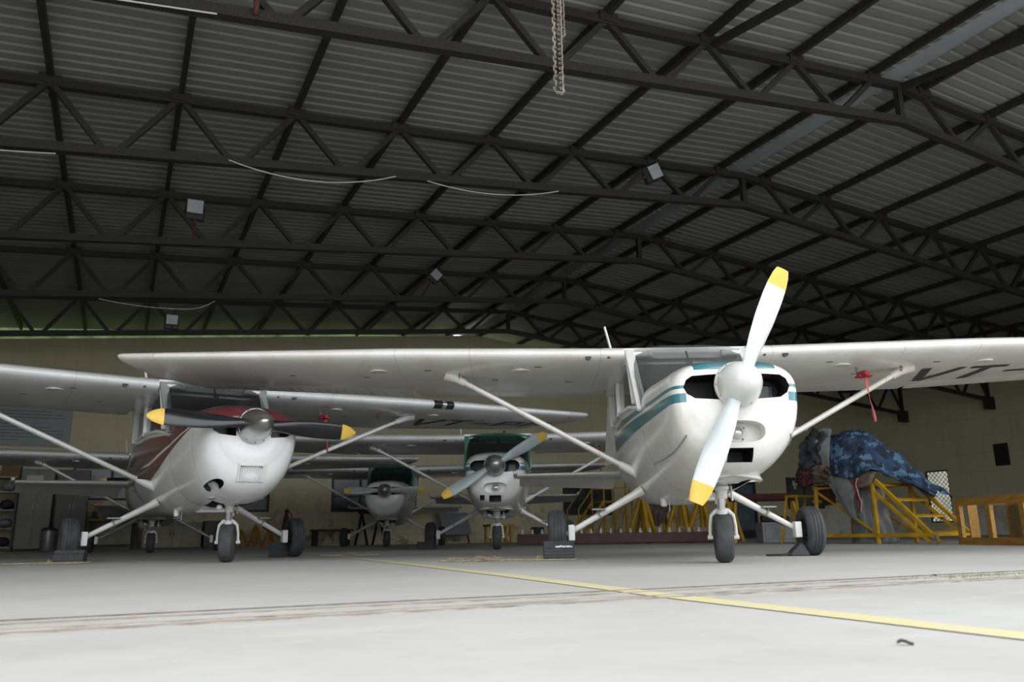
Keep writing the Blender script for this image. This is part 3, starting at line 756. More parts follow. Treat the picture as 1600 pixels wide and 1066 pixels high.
        q.tube([a + Vector((0, .02*math.cos(t), -.025+.022*math.sin(t))) for t in [2*PI*k/12 for k in range(13)]], .004, 6); q.build('tie_down_ring', M['red'], wg)
        # ---- main gear
        h = Vector((sg*1.065, 2.26, .215))
        q = MB(); a = Vector((sg*.36, 2.20, .60)); q.tube([a, a.lerp(h, .12), a.lerp(h, .5), a.lerp(h, .9), h], [.050, .036, .029, .025, .024], 14); lg = q.build('main_gear_leg', o.get('strutm', body), T)
        q = MB(); q.tube([a.lerp(h, .58)+Vector((0, -.03, 0)), a.lerp(h, .58)+Vector((0, -.03, .05))], .008, 6); c2 = a.lerp(h, .58)
        q.box(c2.x-.06, c2.x+.06, c2.y-.10, c2.y+.03, c2.z+.05, c2.z+.062); q.tube([a.lerp(h, .555), a.lerp(h, .575)], .038, 12); q.build('step', M['greymetal'], lg)
        q = MB(); q.tube([a.lerp(h, .6)+Vector((0, .03, -.035)), h + Vector((0, .03, -.01))], .008, 6); q.build('brake_line', M['black'], lg)
        q = MB(); cx = sg*1.15; rt, wt = .218, .078
        tp = [(.115, -wt*.75), (.15, -wt*.98), (.185, -wt), (.205, -wt*.82), (rt-.003, -wt*.62)]
        for g in (-.36, 0, .36):
            tp += [(rt+.001, wt*(g-.10)), (rt-.006, wt*(g-.035)), (rt-.006, wt*(g+.035)), (rt+.001, wt*(g+.10))]
        tp += [(rt-.003, wt*.62), (.205, wt*.82), (.185, wt), (.15, wt*.98), (.115, wt*.75)]
        q.lathe(tp, (cx, 2.26, rt), 'x', 40, cap=False); q.build('tyre', M['rubber'], lg, ang=30)
        q = MB(); q.lathe([(.118, -wt*.78), (.118, wt*.78)], (cx, 2.26, rt), 'x', 28, cap=False)
        q.lathe([(.118, sg*-wt*.7), (.10, sg*-wt*.45), (.05, sg*-wt*.4), (.045, sg*-wt*.75), (.001, sg*-wt*.75)], (cx, 2.26, rt), 'x', 28, cap=False)
        q.lathe([(.118, sg*wt*.7), (.09, sg*wt*.3), (.04, sg*wt*.55), (.001, sg*wt*.55)], (cx, 2.26, rt), 'x', 28, cap=False); q.build('wheel_hub', o.get('hubm', M['black']), lg)
        q = MB(); q.box(sg*1.02-.03, sg*1.02+.03, 2.17, 2.26, .16, .30); q.build('brake_caliper', M['white'], lg, bevel=.008)
    # ---- nose gear
    st = math.radians(o.get('steer', 0)); RS = Matrix.Translation((0, .70, 0)) @ Matrix.Rotation(st, 4, 'Z') @ Matrix.Translation((0, -.70, 0))
    ng = MB(); ng.tube([(0, .64, .66), (0, .675, .52), (0, .69, .46)], .042, 16); ng.ball((0, .672, .53), .058, 7, 0, (1, 1, .6)); ng.box(-.075, .075, .64, .70, .555, .575)
    ng.tube([(-.13, .66, .60), (0, .66, .56)], .016, 8); ng.tube([(.13, .66, .60), (0, .66, .56)], .016, 8)
    ng.ball((-.11, .60, .49), .028, 6, 0, (1, 1.5, 1)); ng.ball((.10, .66, .575), .03, 6, 0, (1.4, 1, .6))
    ngo = ng.build('nose_gear_leg', o.get('gearm', M['whitemetal']), T)
    q = MB(); q.tube([(0, .69, .47), (0, .715, .345)], .027, 18); q.xform(RS); q.build('oleo_piston', M['chrome'], ngo)
    q = MB(); q.tube([(0, .712, .375), (0, .718, .335)], .04, 16)
    yc_ = .75; rn, wn_ = .178, .062
    for sg in (-1, 1):
        q.tube([(0, .72, .372), (sg*.045, .722, .365), (sg*.078, .73, .335), (sg*.090, .74, .26), (sg*.092, yc_, rn)], [.024, .018, .014, .012, .014], 12)
        q.tube([(sg*.075, yc_, rn), (sg*.112, yc_, rn)], .016, 10)
    q.xform(RS); q.build('fork', o.get('gearm', M['whitemetal']), ngo)
    q = MB(); q.bar((-.03, .755, .50), (-.03, .80, .42), .02, .012); q.bar((.03, .755, .50), (.03, .80, .42), .02, .012); q.bar((0, .80, .42), (0, .74, .35), .05, .012); q.xform(RS); q.build('torque_link', M['whitemetal'], ngo)
    q = MB()
    tp = [(.085, -wn_*.75), (.12, -wn_), (.15, -wn_), (.168, -wn_*.8), (rn-.002, -wn_*.5), (rn, 0), (rn-.002, wn_*.5), (.168, wn_*.8), (.15, wn_), (.12, wn_), (.085, wn_*.75)]
    q.lathe(tp, (0, yc_, rn), 'x', 40, cap=False); q.xform(RS); q.build('tyre', M['rubber'], ngo, ang=30)
    q = MB(); q.lathe([(.001, -wn_*.5), (.06, -wn_*.4), (.088, -wn_*.78), (.088, wn_*.78), (.06, wn_*.4), (.001, wn_*.5)], (0, yc_, rn), 'x', 24, cap=False); q.xform(RS); q.build('wheel_hub', o.get('nosehub', M['greymetal']), ngo)
    # ---- tail
    def slab(x0, y0, c0, x1, y1, c1, z, t, name, par, cut=(0, 1), vert=False, droop=0.0):
        A = airfoil(8, t, 0.0, cut[0], cut[1]); q = MB(); R = []
        for x, y, c in ((x0, y0, c0), ((x0+x1)/2, (y0+y1)/2, (c0+c1)/2), (x1, y1, c1)):
            R.append([(dz*c - droop*(cc-cut[0])*c, y+cc*c, x) if vert else (x, y+cc*c, z+dz*c - droop*(cc-cut[0])*c) for cc, dz in A])
        q.loft(R); return q.build(name, wingm, par, ang=45)
    for sg in (-1, 1):
        sb = slab(sg*.10, 5.80, 1.05, sg*1.55, 5.98, .74, 1.02, .085, 'horizontal_stabilizer', T, (0, .58))
        slab(sg*.14, 5.80, 1.05, sg*1.52, 5.98, .74, 1.02, .07, 'elevator', sb, (.59, 1), droop=.36)
        q = MB(); q.prism([(5.95, 1.03), (6.40, 1.0), (6.40, 1.05), (5.98, 1.085), (5.93, 1.06)], sg*1.552, sg*1.60, 0, 'yz'); q.build('elevator_horn', M['whitemetal'], sb, bevel=.01)
    fn = slab(1.20, 5.35, 1.45, 2.42, 6.35, .72, 0, .08, 'fin', T, (0, .6), True)
    slab(1.20, 5.35, 1.45, 2.42, 6.35, .72, 0, .07, 'rudder', fn, (.61, 1), True, droop=o.get('rudder', 0.0))
    q = MB(); q.lathe([(.03, 0), (.03, .03), (.02, .06), (.001, .07)], (0, 6.6, 2.43), 'z', 12); q.build('beacon', M['red'], fn)
    # ---- small things
    q = MB(); q.bar((-.62, 1.95, WZ+.12), (-.66, 2.05, WZ+.36), .012, .02); q.build('antenna', M['white'], T)
    q = MB(); q.tube([(.28, 1.25, .60), (.42, 1.22, .61)], .006, 6); q.ball((.425, 1.22, .61), .011, 5); q.build('outside_thermometer', M['white'], T)
    q = MB(); q.lathe([(.03, .03), (.03, -.05), (.02, -.06)], (-.22, 1.9, .50), 'z', 10); q.build('belly_drain', body, T)
    q = MB(); q.box(-.12, .12, 1.3, 1.5, .465, .51); q.build('belly_hatch', body, T, bevel=.01)
    q = MB(); q.tube([(-.18, 1.85, .5), (-.18, 1.86, .40)], .004, 5); q.build('drain_wire', M['whitemetal'], T)
    q = MB(); q.tube([(.1, .8, .55), (.1, .78, .44)], .008, 6); q.build('breather_tube', M['whitemetal'], T)
    if o.get('edge_lamp'):
        xa, xb = o['edge_lamp']
        for nm, m_, f0, f1 in (('edge_lamp', M['black'], 0, .42), ('edge_lamp', M['lens'], .42, .62), ('edge_lamp', M['black'], .62, 1)):
            q = MB(); q.loft([[wing_pt(xa+(xb-xa)*f, c-.003, dz*1.03) for c, dz in airfoil(8, c0=0.0, c1=.035)] for f in (f0, f1)]); q.build(nm, m_, T)
    if o.get('letters'): lettering(parent=T, **o['letters'])
    if o.get('seamstrips'):
        # raised piano hinge and edges along the cowl split
        for sg in (-1, 1):
            q = MB(); pts = []
            for r in rows[8:]:
                f = sec_full(r); idx = 6 if sg > 0 else len(f)-6; p = Vector(f[idx]); pts.append(p + Vector((sg*.003, 0, 0)))
            q.tube(pts, .006, 6); q.build('cowl_hinge', M['greymetal'], T)
    return T
# ------------------------------------------------------------------ the five aeroplanes
WHITE = (0.70, 0.69, 0.655); WHITE2 = (0.66, 0.67, 0.67); TEAL = (0.035, 0.175, 0.205); MAROON = (0.10, 0.010, 0.018)
tealbands = [(TEAL, [(0, 1.158), (1.1, 1.165), (2.4, 1.195), (4, 1.20), (6.9, 1.16)], [(0, 1.180), (1.1, 1.20), (2.4, 1.255), (4, 1.27), (6.9, 1.20)]),
             (TEAL, [(0, 1.065), (1.1, 1.05), (2.4, 1.03), (4, 1.07), (6.9, 1.12)], [(0, 1.125), (1.1, 1.14), (2.4, 1.175), (4, 1.18), (6.9, 1.14)])]
p_teal = paint('white_paint_with_teal_stripes', WHITE, tealbands, (TEAL, .275, 1.285), seams=(.40, 1.115, 1.75, 2.9), dirt_bounce=.42, xmin=.34, dirt_bounce_col=(0.36, 0.30, 0.20))
p_wing = paint('white_wing_paint', WHITE, dirt_bounce=.46, xseams=(2.56, 1.9, .75), dirt_bounce_col=(0.44, 0.36, 0.23), scuff=.55)  # wing dirt is browned to carry the warm light bounced off the floor
p_wing2 = paint('grey_white_wing_paint', WHITE2, dirt_bounce=.30, xseams=(2.56, 1.3), dirt_bounce_col=(0.30, 0.27, 0.21), scuff=.35)
mar = [(MAROON, [(.02, 1.215), (.30, 1.205), (1.1, 1.10), (2.0, 1.0), (3.2, .97), (6.9, 1.08)], [(.02, 1.9), (.3, 1.9), (1.13, 1.9), (1.16, 1.19), (2.0, 1.25), (3.2, 1.29), (6.9, 1.18)]),
       (MAROON, [(.3, 1.188), (1.1, 1.02), (1.6, .90), (2.1, .82), (6.9, 1.0)], [(.3, 1.193), (1.1, 1.080), (1.6, 1.015), (2.1, .965), (6.9, 1.06)])]
p_mar = paint('white_paint_with_maroon_upper', (0.70, 0.71, 0.71), mar, None, seams=(.33, 1.115, 1.75, 2.9), dirt_bounce=.16, rough=.22)
p_p3 = paint('white_paint_with_green_bands', (0.64, 0.64, 0.62), [(TEAL, [(0, 1.10), (6.9, 1.10)], [(0, 1.16), (6.9, 1.17)]), (TEAL, [(0, 1.19), (6.9, 1.2)], [(0, 1.205), (6.9, 1.23)])], None, seams=(.40, 1.115), dirt_bounce=.25, xmin=.30)
p_p4 = paint('white_paint_with_red_side_band', (0.62, 0.63, 0.62), [(MAROON, [(.5, .96), (1.1, .98), (3, 1.0), (6.9, 1.1)], [(.5, .97), (1.1, 1.12), (3, 1.18), (6.9, 1.17)])], None, seams=(.40, 1.115), dirt_bounce=.25)
p_p5 = paint('dull_grey_paint', (0.22, 0.22, 0.22), [], None, seams=(.40, 1.115), dirt_bounce=.2)
blade_white = mat('pale_grey_blade_paint', (0.58, 0.63, 0.65), 0.3, 0, 0.08, 6, coat=.2)
blade_grey = mat('grey_blade_paint', (0.40, 0.45, 0.47), 0.35, 0, 0.15, 6, coat=.2)
blade_black = mat('black_blade_paint', (0.010, 0.010, 0.012), 0.25, 0, 0.2, 6, coat=.2)
spin_white = mat('white_spinner_paint', (0.68, 0.68, 0.66), 0.28, 0, 0.06, 8, coat=.3)
spin_metal = mat('brushed_spinner_metal', (0.55, 0.55, 0.55), 0.28, 1.0, 0.12, 4, stretch=(2, 14, 2))
spin_dark = mat('dull_spinner_metal', (0.46, 0.46, 0.47), 0.38, 0.85, 0.2, 4)
glass_tint_post = mat('post_with_glass_tint', (0.07, 0.20, 0.15), .5)  # green light through the glass is put into the post colour
g_clear = glassmat('clear_canopy', (0.74, 0.76, 0.76), .05, .09)
g_green = glassmat('green_tinted_canopy', (0.12, 0.34, 0.26), .05, .03)
g_dark = glassmat('smoky_canopy', (0.55, 0.57, 0.57), .05, .03)
LET = dict(text='VT-', x0=2.32, wch=.34, gap=.085, c0=.32, c1=.69, m=mat('black_letter_paint', (0.02, 0.02, 0.022), .4), thick=.085)
hubyel = mat('yellow_wheel_hub', (0.22, 0.15, 0.05), .6, 0, .3, 8)
A1 = aeroplane('light_aeroplane', 'white high-wing aeroplane with teal stripes and white spinner, nearest at right', 'aeroplane', (1.456, 5.18, 0), -0.015, 0.97,
    dict(body=p_teal, wing=p_wing, spinner=spin_white, bladem=blade_white, prop=24, light=True, glass=g_clear, steer=-9, letters=LET, seamstrips=True, rudder=.45, post=M['whitemetal']))
LET2 = dict(text='VT-PF', x0=2.72, wch=.34, gap=.10, c0=.36, c1=.70, m=mat('maroon_letter_paint', (0.07, 0.015, 0.02), .4), thick=.08)
cowl2 = [(.030, .310, .82, 1.17, 1.275, 2.3, 2.4), (.055, .36, .72, 1.165, 1.315, 2.3, 2.4), (.11, .405, .64, 1.16, 1.345, 2.35, 2.5),
         (.22, .435, .575, 1.15, 1.372, 2.4, 2.5), (.42, .458, .52, 1.14, 1.40, 2.45, 2.6), (.75, .475, .495, 1.16, 1.425, 2.45, 2.6), (1.12, .487, .50, 1.20, 1.445, 2.5, 2.5)]
A2 = aeroplane('light_aeroplane', 'white aeroplane with maroon upper cowling and long black propeller, turned to the right', 'aeroplane', (-2.31, 7.23, 0), 0.58, 1.02,
    dict(body=p_mar, wing=p_wing2, spinner=spin_metal, bladem=blade_black, prop=91.5, spin_exp=1.05, spin_len=.34, post=M['greymetal'], blade=.90, roundtip=True, filter=(0, .765), strutx=2.52, exhaust_hole=(-.26, .665), edge_lamp=(2.60, 2.88), glass=g_dark, steer=-22, letters=LET2,
         cowl=cowl2, inlet=(1.075, 1.235, .15, .36), hubm=M['black'], nosehub=hubyel, strutm=M['whitemetal']))
A3 = aeroplane('light_aeroplane', 'white aeroplane with green tinted windscreen and slanted grey propeller, in the middle behind the others', 'aeroplane', (-0.28, 12.05, 0), -0.009, 1.04,
    dict(body=p_p3, wing=p_wing2, spinner=spin_dark, bladem=blade_grey, prop=59.7, light=True, post=glass_tint_post, glass=g_green, ventm=mat('green_lit_vent', (0.3, 0.42, 0.34), .5)))
A4 = aeroplane('light_aeroplane', 'white aeroplane with level grey propeller and dark red side band, farthest back left of centre', 'aeroplane', (-2.83, 18.0, 0), 0.06, 1.03,
    dict(body=p_p4, wing=p_wing2, spinner=spin_dark, bladem=blade_grey, prop=90, post=glass_tint_post, glass=g_green, ventm=mat('green_vent', (0.2, 0.32, 0.26), .5)))
A5 = aeroplane('light_aeroplane', 'aeroplane mostly hidden behind the maroon one at far left, black propeller tip showing', 'aeroplane', (-6.15, 14.0, 0), 0.36, 1.0,
    dict(body=p_p5, wing=p_wing2, spinner=spin_dark, bladem=blade_black, prop=90, roundtip=True, glass=g_dark))
# pitot covers with their ribbons
def pitot_cover(A, label, x=1.62, flag=True):
    bpy.context.view_layer.update()
    p = Vector(wing_pt(x, .22, lower_z(.22))); W = A.matrix_world
    tube = MB(); tube.tube([p + Vector((0, .05, .02)), p + Vector((0, .02, -.06)), p + Vector((0, -.06, -.085))], .016, 10); tube.build('pitot_tube', M['greymetal'], A)
    t = thing('pitot_cover', label, 'pitot cover', W @ (p + Vector((0, -.06, -.085))), A.rotation_euler.z, 'red pitot covers under the wings')
    b = MB(); b.tube([(0, .05, .0), (0, -.02, -.004), (0, -.11, -.008)], [.03, .034, .022], 12); b.box(-.05, .075, -.05, .05, -.028, -.012); b.build('cover', M['red'], t, bevel=.006)
    b = MB(); P = []
    for k in range(25):
        f = k/24; wd = .026*(1-f*1.75) if f < .5 else .004 + .020*math.sin(PI*(f-.5)/.5*.9); tw = f*2.2
        c = Vector((.03 + .035*f, .01*math.sin(f*5), -.02 - .40*f)); d = Vector((math.cos(tw), math.sin(tw), 0))*wd*.8
        P.append([c-d, c+d])
    b.grid(P); b.build('ribbon', M['redfade'], t, solid=.003)
pitot_cover(A1, 'red pitot cover with faded ribbon hanging under the right-hand wing of the teal striped aeroplane')
pitot_cover(A2, 'red pitot cover with dark ribbon hanging under the maroon aeroplane wing marked with letters', 1.3)
pitot_cover(A3, 'small red pitot cover hanging under the wing of the green-glassed middle aeroplane', 1.62)
# ------------------------------------------------------------------ chocks and ropes on the floor
def at(A, lx, ly, lz=0.0):
    c, s = math.cos(A.rotation_euler.z), math.sin(A.rotation_euler.z); k = A.scale[0]
    return Vector((A.location.x + k*(lx*c - ly*s), A.location.y + k*(lx*s + ly*c), lz))
M['chock'] = mat('black_rubber_chock', (0.045, 0.046, 0.05), .7, 0, .3, 18)
def chock(label, p, rz, w, d, h, marks=False, grooves=6):
    t = thing('wheel_chock', label, 'wheel chock', p, rz, 'rubber wheel chocks')
    b = MB(); n = grooves*4; prof = []
    # a slice of old tyre: curved front with tread grooves
    for k in range(n+1):
        f = k/n; z = .004 + (h-.004)*f; y = -d/2 + d*.35*f**2 + (.006 if (k % 4) in (1, 2) else 0)
        prof.append((y, z))
    prof += [(d/2*.6, h), (d/2, h*.75), (d/2, .004)]
    b.prism(prof, -w/2, w/2, 0, 'yz'); b.build('rubber_block', M['chock'], t, ang=25)
    if marks:
        b = MB(); random.seed(3); x = -w*.12
        while x < w*.44:
            ww = random.uniform(.008, .02); z = h*.70 + random.uniform(-.004, .004); y = -d/2 + d*.35*.70**2 - .002
            b.box(x, x+ww, y-.001, y+.02, z-.006, z+.008); x += ww + random.uniform(.002, .006)
        b.build('white_paint_marks', M['white'], t)
    return t
p = at(A1, -1.15, 1.92); chock('black ribbed chock with white smudged lettering, before a wheel of the teal striped aeroplane', p, 0.02, .255, .17, .155, True)
p = at(A2, -1.15, 1.94); chock('dark smooth rubber chock before the left wheel of the maroon aeroplane', p, A2.rotation_euler.z - .35, .27, .17, .13, False, 3)
p = at(A2, .96, 2.2); chock('black rubber chock lying on the inner side of the right wheel of the maroon aeroplane', p, 1.2, .20, .13, .17, False, 3)
p = at(A3, -1.2, 1.95); chock('low black rubber chock before the left wheel of the green-glassed aeroplane', p, .1, .28, .16, .13, False, 3)
# strap by the right wheel of the near aeroplane
q = at(A1, 1.0, 2.2)
t = thing('wheel_chock', 'small black chock with a trailing strap, at a wheel of the teal striped aeroplane', 'wheel chock', (q.x, q.y, 0), 0)
b = MB(); b.prism([(-.09, .003), (.09, .003), (.05, .09), (.02, .11), (-.05, .05)], -.06, .06); b.build('rubber_block', M['chock'], t, bevel=.008)
b = MB(); b.tube([(-.05, -.02, .03), (-.10, -.04, .015), (-.17, -.05, .012), (-.24, -.03, .012), (-.29, -.05, .012)], [.02, .022, .018, .016, .008], 8, 0, .5); b.tube([(-.1, .02, .012), (-.2, .03, .01), (-.27, .0, .01)], .009, 6); b.build('strap', M['black'], t)
def rope(label, pts, r=.011, frays=()):
    t = thing('rope', label, 'rope', (pts[0][0], pts[0][1], 0))
    o = Vector((pts[0][0], pts[0][1], 0)); P = []
    pts = [Vector((a, b_, r+.001 if len(c) == 0 else c[0])) - o for a, b_, *c in pts]
    for i in range(len(pts)-1):
        p0, p1, p2, p3 = pts[max(i-1, 0)], pts[i], pts[i+1], pts[min(i+2, len(pts)-1)]
        for k in range(8):
            u_ = k/8; P.append(0.5*((2*p1) + (-p0+p2)*u_ + (2*p0-5*p1+4*p2-p3)*u_*u_ + (-p0+3*p1-3*p2+p3)*u_**3))
    P.append(pts[-1]); b = MB(); b.tube(P, r, 8)
    b.build('cord', M['rope'], t)
    if frays:
        b = MB(); random.seed(11)
        for (fx, fy, n, sp) in frays:
            for k in range(n):
                a = random.uniform(0, 2*PI); L = random.uniform(.4, 1)*sp
                s = Vector((fx, fy, .015)) - o + Vector((random.uniform(-.3, .3)*sp, random.uniform(-.2, .2)*sp, 0))
                b.tube([s, s + Vector((math.cos(a)*L*.5, math.sin(a)*L*.3, random.uniform(.0, .03))), s + Vector((math.cos(a)*L, math.sin(a)*L*.6, -.005))], [.004, .003, .001], 5)
        b.build('frayed_strands', M['rope'], t)
c1 = at(A1, -1.15, 1.92)
rope('straw rope with a frayed knot, running left from the ribbed chock with white smudges',
     [(c1.x+.10, c1.y+.06), (c1.x+.155, c1.y-.03), (c1.x+.10, c1.y-.115), (c1.x-.05, c1.y-.13), (c1.x-.18, c1.y-.12), (c1.x-.40, c1.y-.06), (c1.x-.62, c1.y-.10), (c1.x-.88, c1.y-.05), (c1.x-1.0, c1.y-.10)], .007,
     ((c1.x-.62, c1.y-.10, 26, .16), (c1.x-.88, c1.y-.06, 12, .10), (c1.x-.165, c1.y-.04, 22, .06)))
c2_ = at(A2, -1.15, 1.94)
rope('straw rope looped round a dark smooth chock and running out of the left edge',
     [(c2_.x+.12, c2_.y+.12), (c2_.x+.20, c2_.y+.02), (c2_.x+.14, c2_.y-.08), (c2_.x-.02, c2_.y-.13), (c2_.x-.2, c2_.y-.14), (c2_.x-.5, c2_.y-.18), (c2_.x-.9, c2_.y-.14)], .008, ((c2_.x-.16, c2_.y-.06, 18, .06),))
c3 = at(A2, 1.25, 2.15)
rope('short straw rope lying on the floor right of the right wheel of the maroon aeroplane', [(c3.x+.15, c3.y+.1), (c3.x+.4, c3.y+.22), (c3.x+.6, c3.y+.2), (c3.x+.8, c3.y+.3)], .007, ((c3.x+.45, c3.y+.2, 10, .1),))
M['leaf'] = mat('dry_leaf', (0.06, 0.045, 0.035), .9)
for lb, v, u in (('dark dry leaf on the concrete at lower right below the yellow line', 1.32, 1.11), ('dark scrap on the concrete just beyond the floor rails at right', 3.33, 2.60), ('tiny dark scrap on the concrete near the bottom centre', .25, .95)):
    b = MB(); P = [[(-.015+.006*i, .006*math.sin(PI*i/5)*(j-1), .004+.004*abs(j-1)+.003*math.sin(i)) for j in range(3)] for i in range(6)]
    b.grid(P); tag(b.build('dry_leaf', M['leaf'], loc=H(v, u), rz=random.uniform(0, 3), solid=.002), lb, 'leaf')
b = MB(); random.seed(5)
for k in range(140):
    a = random.gauss(0, .22); c = random.gauss(0, .04); L = random.uniform(.006, .022); d = random.uniform(0, 2*PI)
    b.add([(a-.003, c, 0), (a+.003, c, 0), (a+math.cos(d)*L*.5, c+math.sin(d)*L*.5, L)], [(0, 1, 2)])
o = b.build('grass_tuft', mat('dry_green_grass', (0.20, 0.22, 0.08), .9, 0, .3, 30), loc=H(3.5, 2.5), rz=PSI); tag(o, 'sparse grass sprouting from the rail joint at right edge', 'grass'); o['kind'] = 'stuff'

# ------------------------------------------------------------------ lights, cables and chains in the roof
M['rustpole'] = mat('rusty_pole', (0.10, 0.035, 0.025), .8, 0, .4, 10)
def truss_u(k): return 7.527 + (k-1)*3.5
def floodlight(label, v, u, z, fv, fz, tilt, size=.30):
    t = hthing('floodlight', label, 'floodlight', fv, u, fz, 0, 'floodlights on the roof trusses')
    dv, dz = v-fv, z-fz
    b = MB(); b.tube([(0, 0, 0), (dv*.5, -.03, dz*.5), (dv-math.sin(tilt)*size*.7, -.06, dz-math.cos(tilt)*size*.7)], .022, 8); b.build('pole', M['rustpole'], t)
    R = Matrix.Translation((dv, -.08, dz)) @ Matrix.Rotation(tilt, 4, 'Y') @ Matrix.Rotation(math.radians(12), 4, 'X')
    s = size/2
    b = MB(); b.box(-s, s, -.03, .06, -s*.9, s*.9); b.box(-s*.95, s*.95, -.02, .10, -s*1.5, -s*.9)
    for k in range(7): b.box(-s*.8+k*s*.26, -s*.74+k*s*.26, .06, .10, -s*.8, s*.8)
    b.xform(R); b.build('housing', M['black'], t, bevel=.008)
    b = MB(); b.box(-s*.86, s*.86, -.036, -.028, -s*.74, s*.78); b.xform(R); b.build('glass', M['lampface'], t)
    b = MB(); b.tube([(-s*1.06, .02, 0), (-s*1.06, .02, -s*1.6), (s*1.06, .02, -s*1.6), (s*1.06, .02, 0)], .012, 6); b.xform(R); b.build('bracket', M['black'], t)
floodlight('square floodlight upright on a rusty pole, on the third truss at left', .77, truss_u(3), 5.93, .80, 5.32, 0)
floodlight('square floodlight tilted over to the right, on the second truss right of centre', 8.12, truss_u(2), 6.48, 7.45, 6.02, math.radians(62), .29)
floodlight('small square floodlight tilted diagonally, on the fourth truss near centre', 6.57, truss_u(4), 6.47, 6.2, 5.86, math.radians(40), .27)
floodlight('small floodlight hanging low before the back wall at left, over a sagging cable', .73, truss_u(4)+1.2, 5.03, .80, 5.30, PI*0, .27)
M['cable'] = mat('white_cable_sheath', (0.55, 0.55, 0.54), .5)
def cable(label, u, pts, sag, r=.009):
    P = []
    for (v0, z0), (v1, z1) in zip(pts[:-1], pts[1:]):
        for k in range(14):
            f = k/14; P.append((v0+(v1-v0)*f, -.08, z0+(z1-z0)*f - sag*4*f*(1-f)))
    P.append((pts[-1][0], -.08, pts[-1][1])); b = MB(); b.tube(P, r, 6)
    tag(b.build('cable', M['cable'], loc=H(0, u), rz=PSI), label, 'cable', 'white cables along the trusses')
cable('white cable sagging below the second truss left of centre', truss_u(2), [(.96, 5.30), (3.35, 5.50)], .20)
cable('white cable sagging below the second truss near centre', truss_u(2), [(3.85, 5.52), (6.15, 5.76)], .14)
cable('white cable along the second truss at the left edge of photo', truss_u(2), [(-2.6, 4.82), (-1.1, 4.98)], .01)
cable('white cable sagging below the fourth truss at left, past the small floodlight', truss_u(4)-.02, [(-.72, 5.02), (.95, 4.98), (1.5, 5.22)], .05)
cable('white cable lying along the top left bottom chord of the nearest visible truss', truss_u(1), [(-.86, 5.02), (.45, 5.17)], .0)
b = MB(); b.tube([(0, -.1, 0), (.01, -.1, -.12), (.0, -.1, -.24)], [.02, .028, .02], 8)
tag(b.build('pipe_stub', M['rustpole'], loc=H(.80, truss_u(1), 5.50), rz=PSI), 'rusty pipe stub hanging at the top left of the nearest visible truss', 'pipe')
M['chainsteel'] = mat('weathered_chain', (0.24, 0.20, 0.17), .6, .3, .4, 20)
def chain(label, v, u, ztop, zbot, pitch, wire, spread):
    """a loop of links hanging from a truss: down one strand and up the other"""
    path = []; z = ztop
    r = spread/2; N_ = int((ztop-zbot-r)/pitch)
    for k in range(N_): path.append((Vector((-r, 0, ztop - k*pitch)), Vector((0, 0, -1))))
    zc = ztop - N_*pitch; m_ = max(3, int(PI*r/pitch))
    for k in range(m_):
        a = PI*(k+.5)/m_; path.append((Vector((-r*math.cos(a), 0, zc - r*math.sin(a))), Vector((math.sin(a), 0, -math.cos(a)))))
    for k in range(N_): path.append((Vector((r, .004, zc + k*pitch)), Vector((0, 0, 1))))
    b = MB()
    for i, (c, d) in enumerate(path):
        s = Vector((0, 1, 0)); s2 = d.cross(s)
        sd = (s if i % 2 else s2); sd = (sd*.85 + (s2 if i % 2 else s)*.3).normalized()
        L = pitch*.5 + wire*.75; W_ = pitch*.36; pts = []
        for k in range(13):
            a = 2*PI*k/12; x = math.cos(a)*W_; y = math.sin(a)*W_ + math.copysign(L-W_, math.sin(a))
            pts.append(c + sd*x + d*y)
        b.tube(pts, wire/2, 6, cap=False)
    tag(b.build('hanging_chain', M['chainsteel'], loc=H(v, u), rz=PSI), label, 'chain')
chain('thick rusty double chain hanging down at the top centre of the photo', 2.235, truss_u(0)-.09, 5.40, 2.86, .034, .0095, .045)
chain('thinner short chain loop hanging beside the thick chain at the top', 2.275, truss_u(0)-.07, 5.40, 3.28, .030, .007, .035)
# ------------------------------------------------------------------ right side: stair stand with tarpaulins, timber frame
import mathutils.noise as mn
def bars(name, segs, w, m, parent, bevel=.004):
    b = MB()
    for p, q in segs: b.bar(p, q, w, w)
    return b.build(name, m, parent, bevel=bevel)
# the stair stand: local x = v, local y = u (stairs come down toward -y)
S = hthing('stair_stand', 'yellow steel step stand heaped with camouflage tarpaulin, at right', 'step stand', 10.70, 8.25)
TOP, RUN, WD, RR = .93, .95, .85, 1.32
for x in (0, WD):
    b = MB(); b.bar((x, -.05, .03), (x, RUN, TOP+.04), .045, .06); b.bar((x, .10, .03), (x, RUN+.06, TOP-.12), .04, .05); b.build('stair_rail', M['yellow'], S, bevel=.004)
    b = MB(); b.bar((x, 0, .13), (x, RUN+RR, .13), .05, .06); b.build('base_rail', M['yellow'], S, bevel=.004)
    for y, h in ((RUN+.06, TOP), (RUN+RR, 1.22)):
        b = MB(); b.bar((x, y, 0), (x, y - (.12 if h > 1 else 0), h), .05, .05); b.build('post', M['yellow'], S, bevel=.004)
    b = MB(); b.bar((x, 0.02, 0), (x, -.02, .15), .045, .045); b.build('foot', M['greymetal'], S, bevel=.004)
    b = MB(); b.bar((x, RUN+RR-.1, .85), (x, RUN+.06, .15), .03, .03); b.build('brace', M['yellow'], S)
for k, z in enumerate((.19, .44, .69, .93)):
    y = RUN*(z-.0)/TOP
    b = MB(); b.box(0.02, WD-.02, y-.02, y+.14, z-.03, z); b.box(0.02, WD-.02, y-.02, y-.01, z-.05, z); b.build('tread', M['yellow'], S, bevel=.004)
b = MB(); b.box(0, WD, RUN, RUN+RR, TOP-.04, TOP); b.build('platform', M['yellow'], S, bevel=.004)
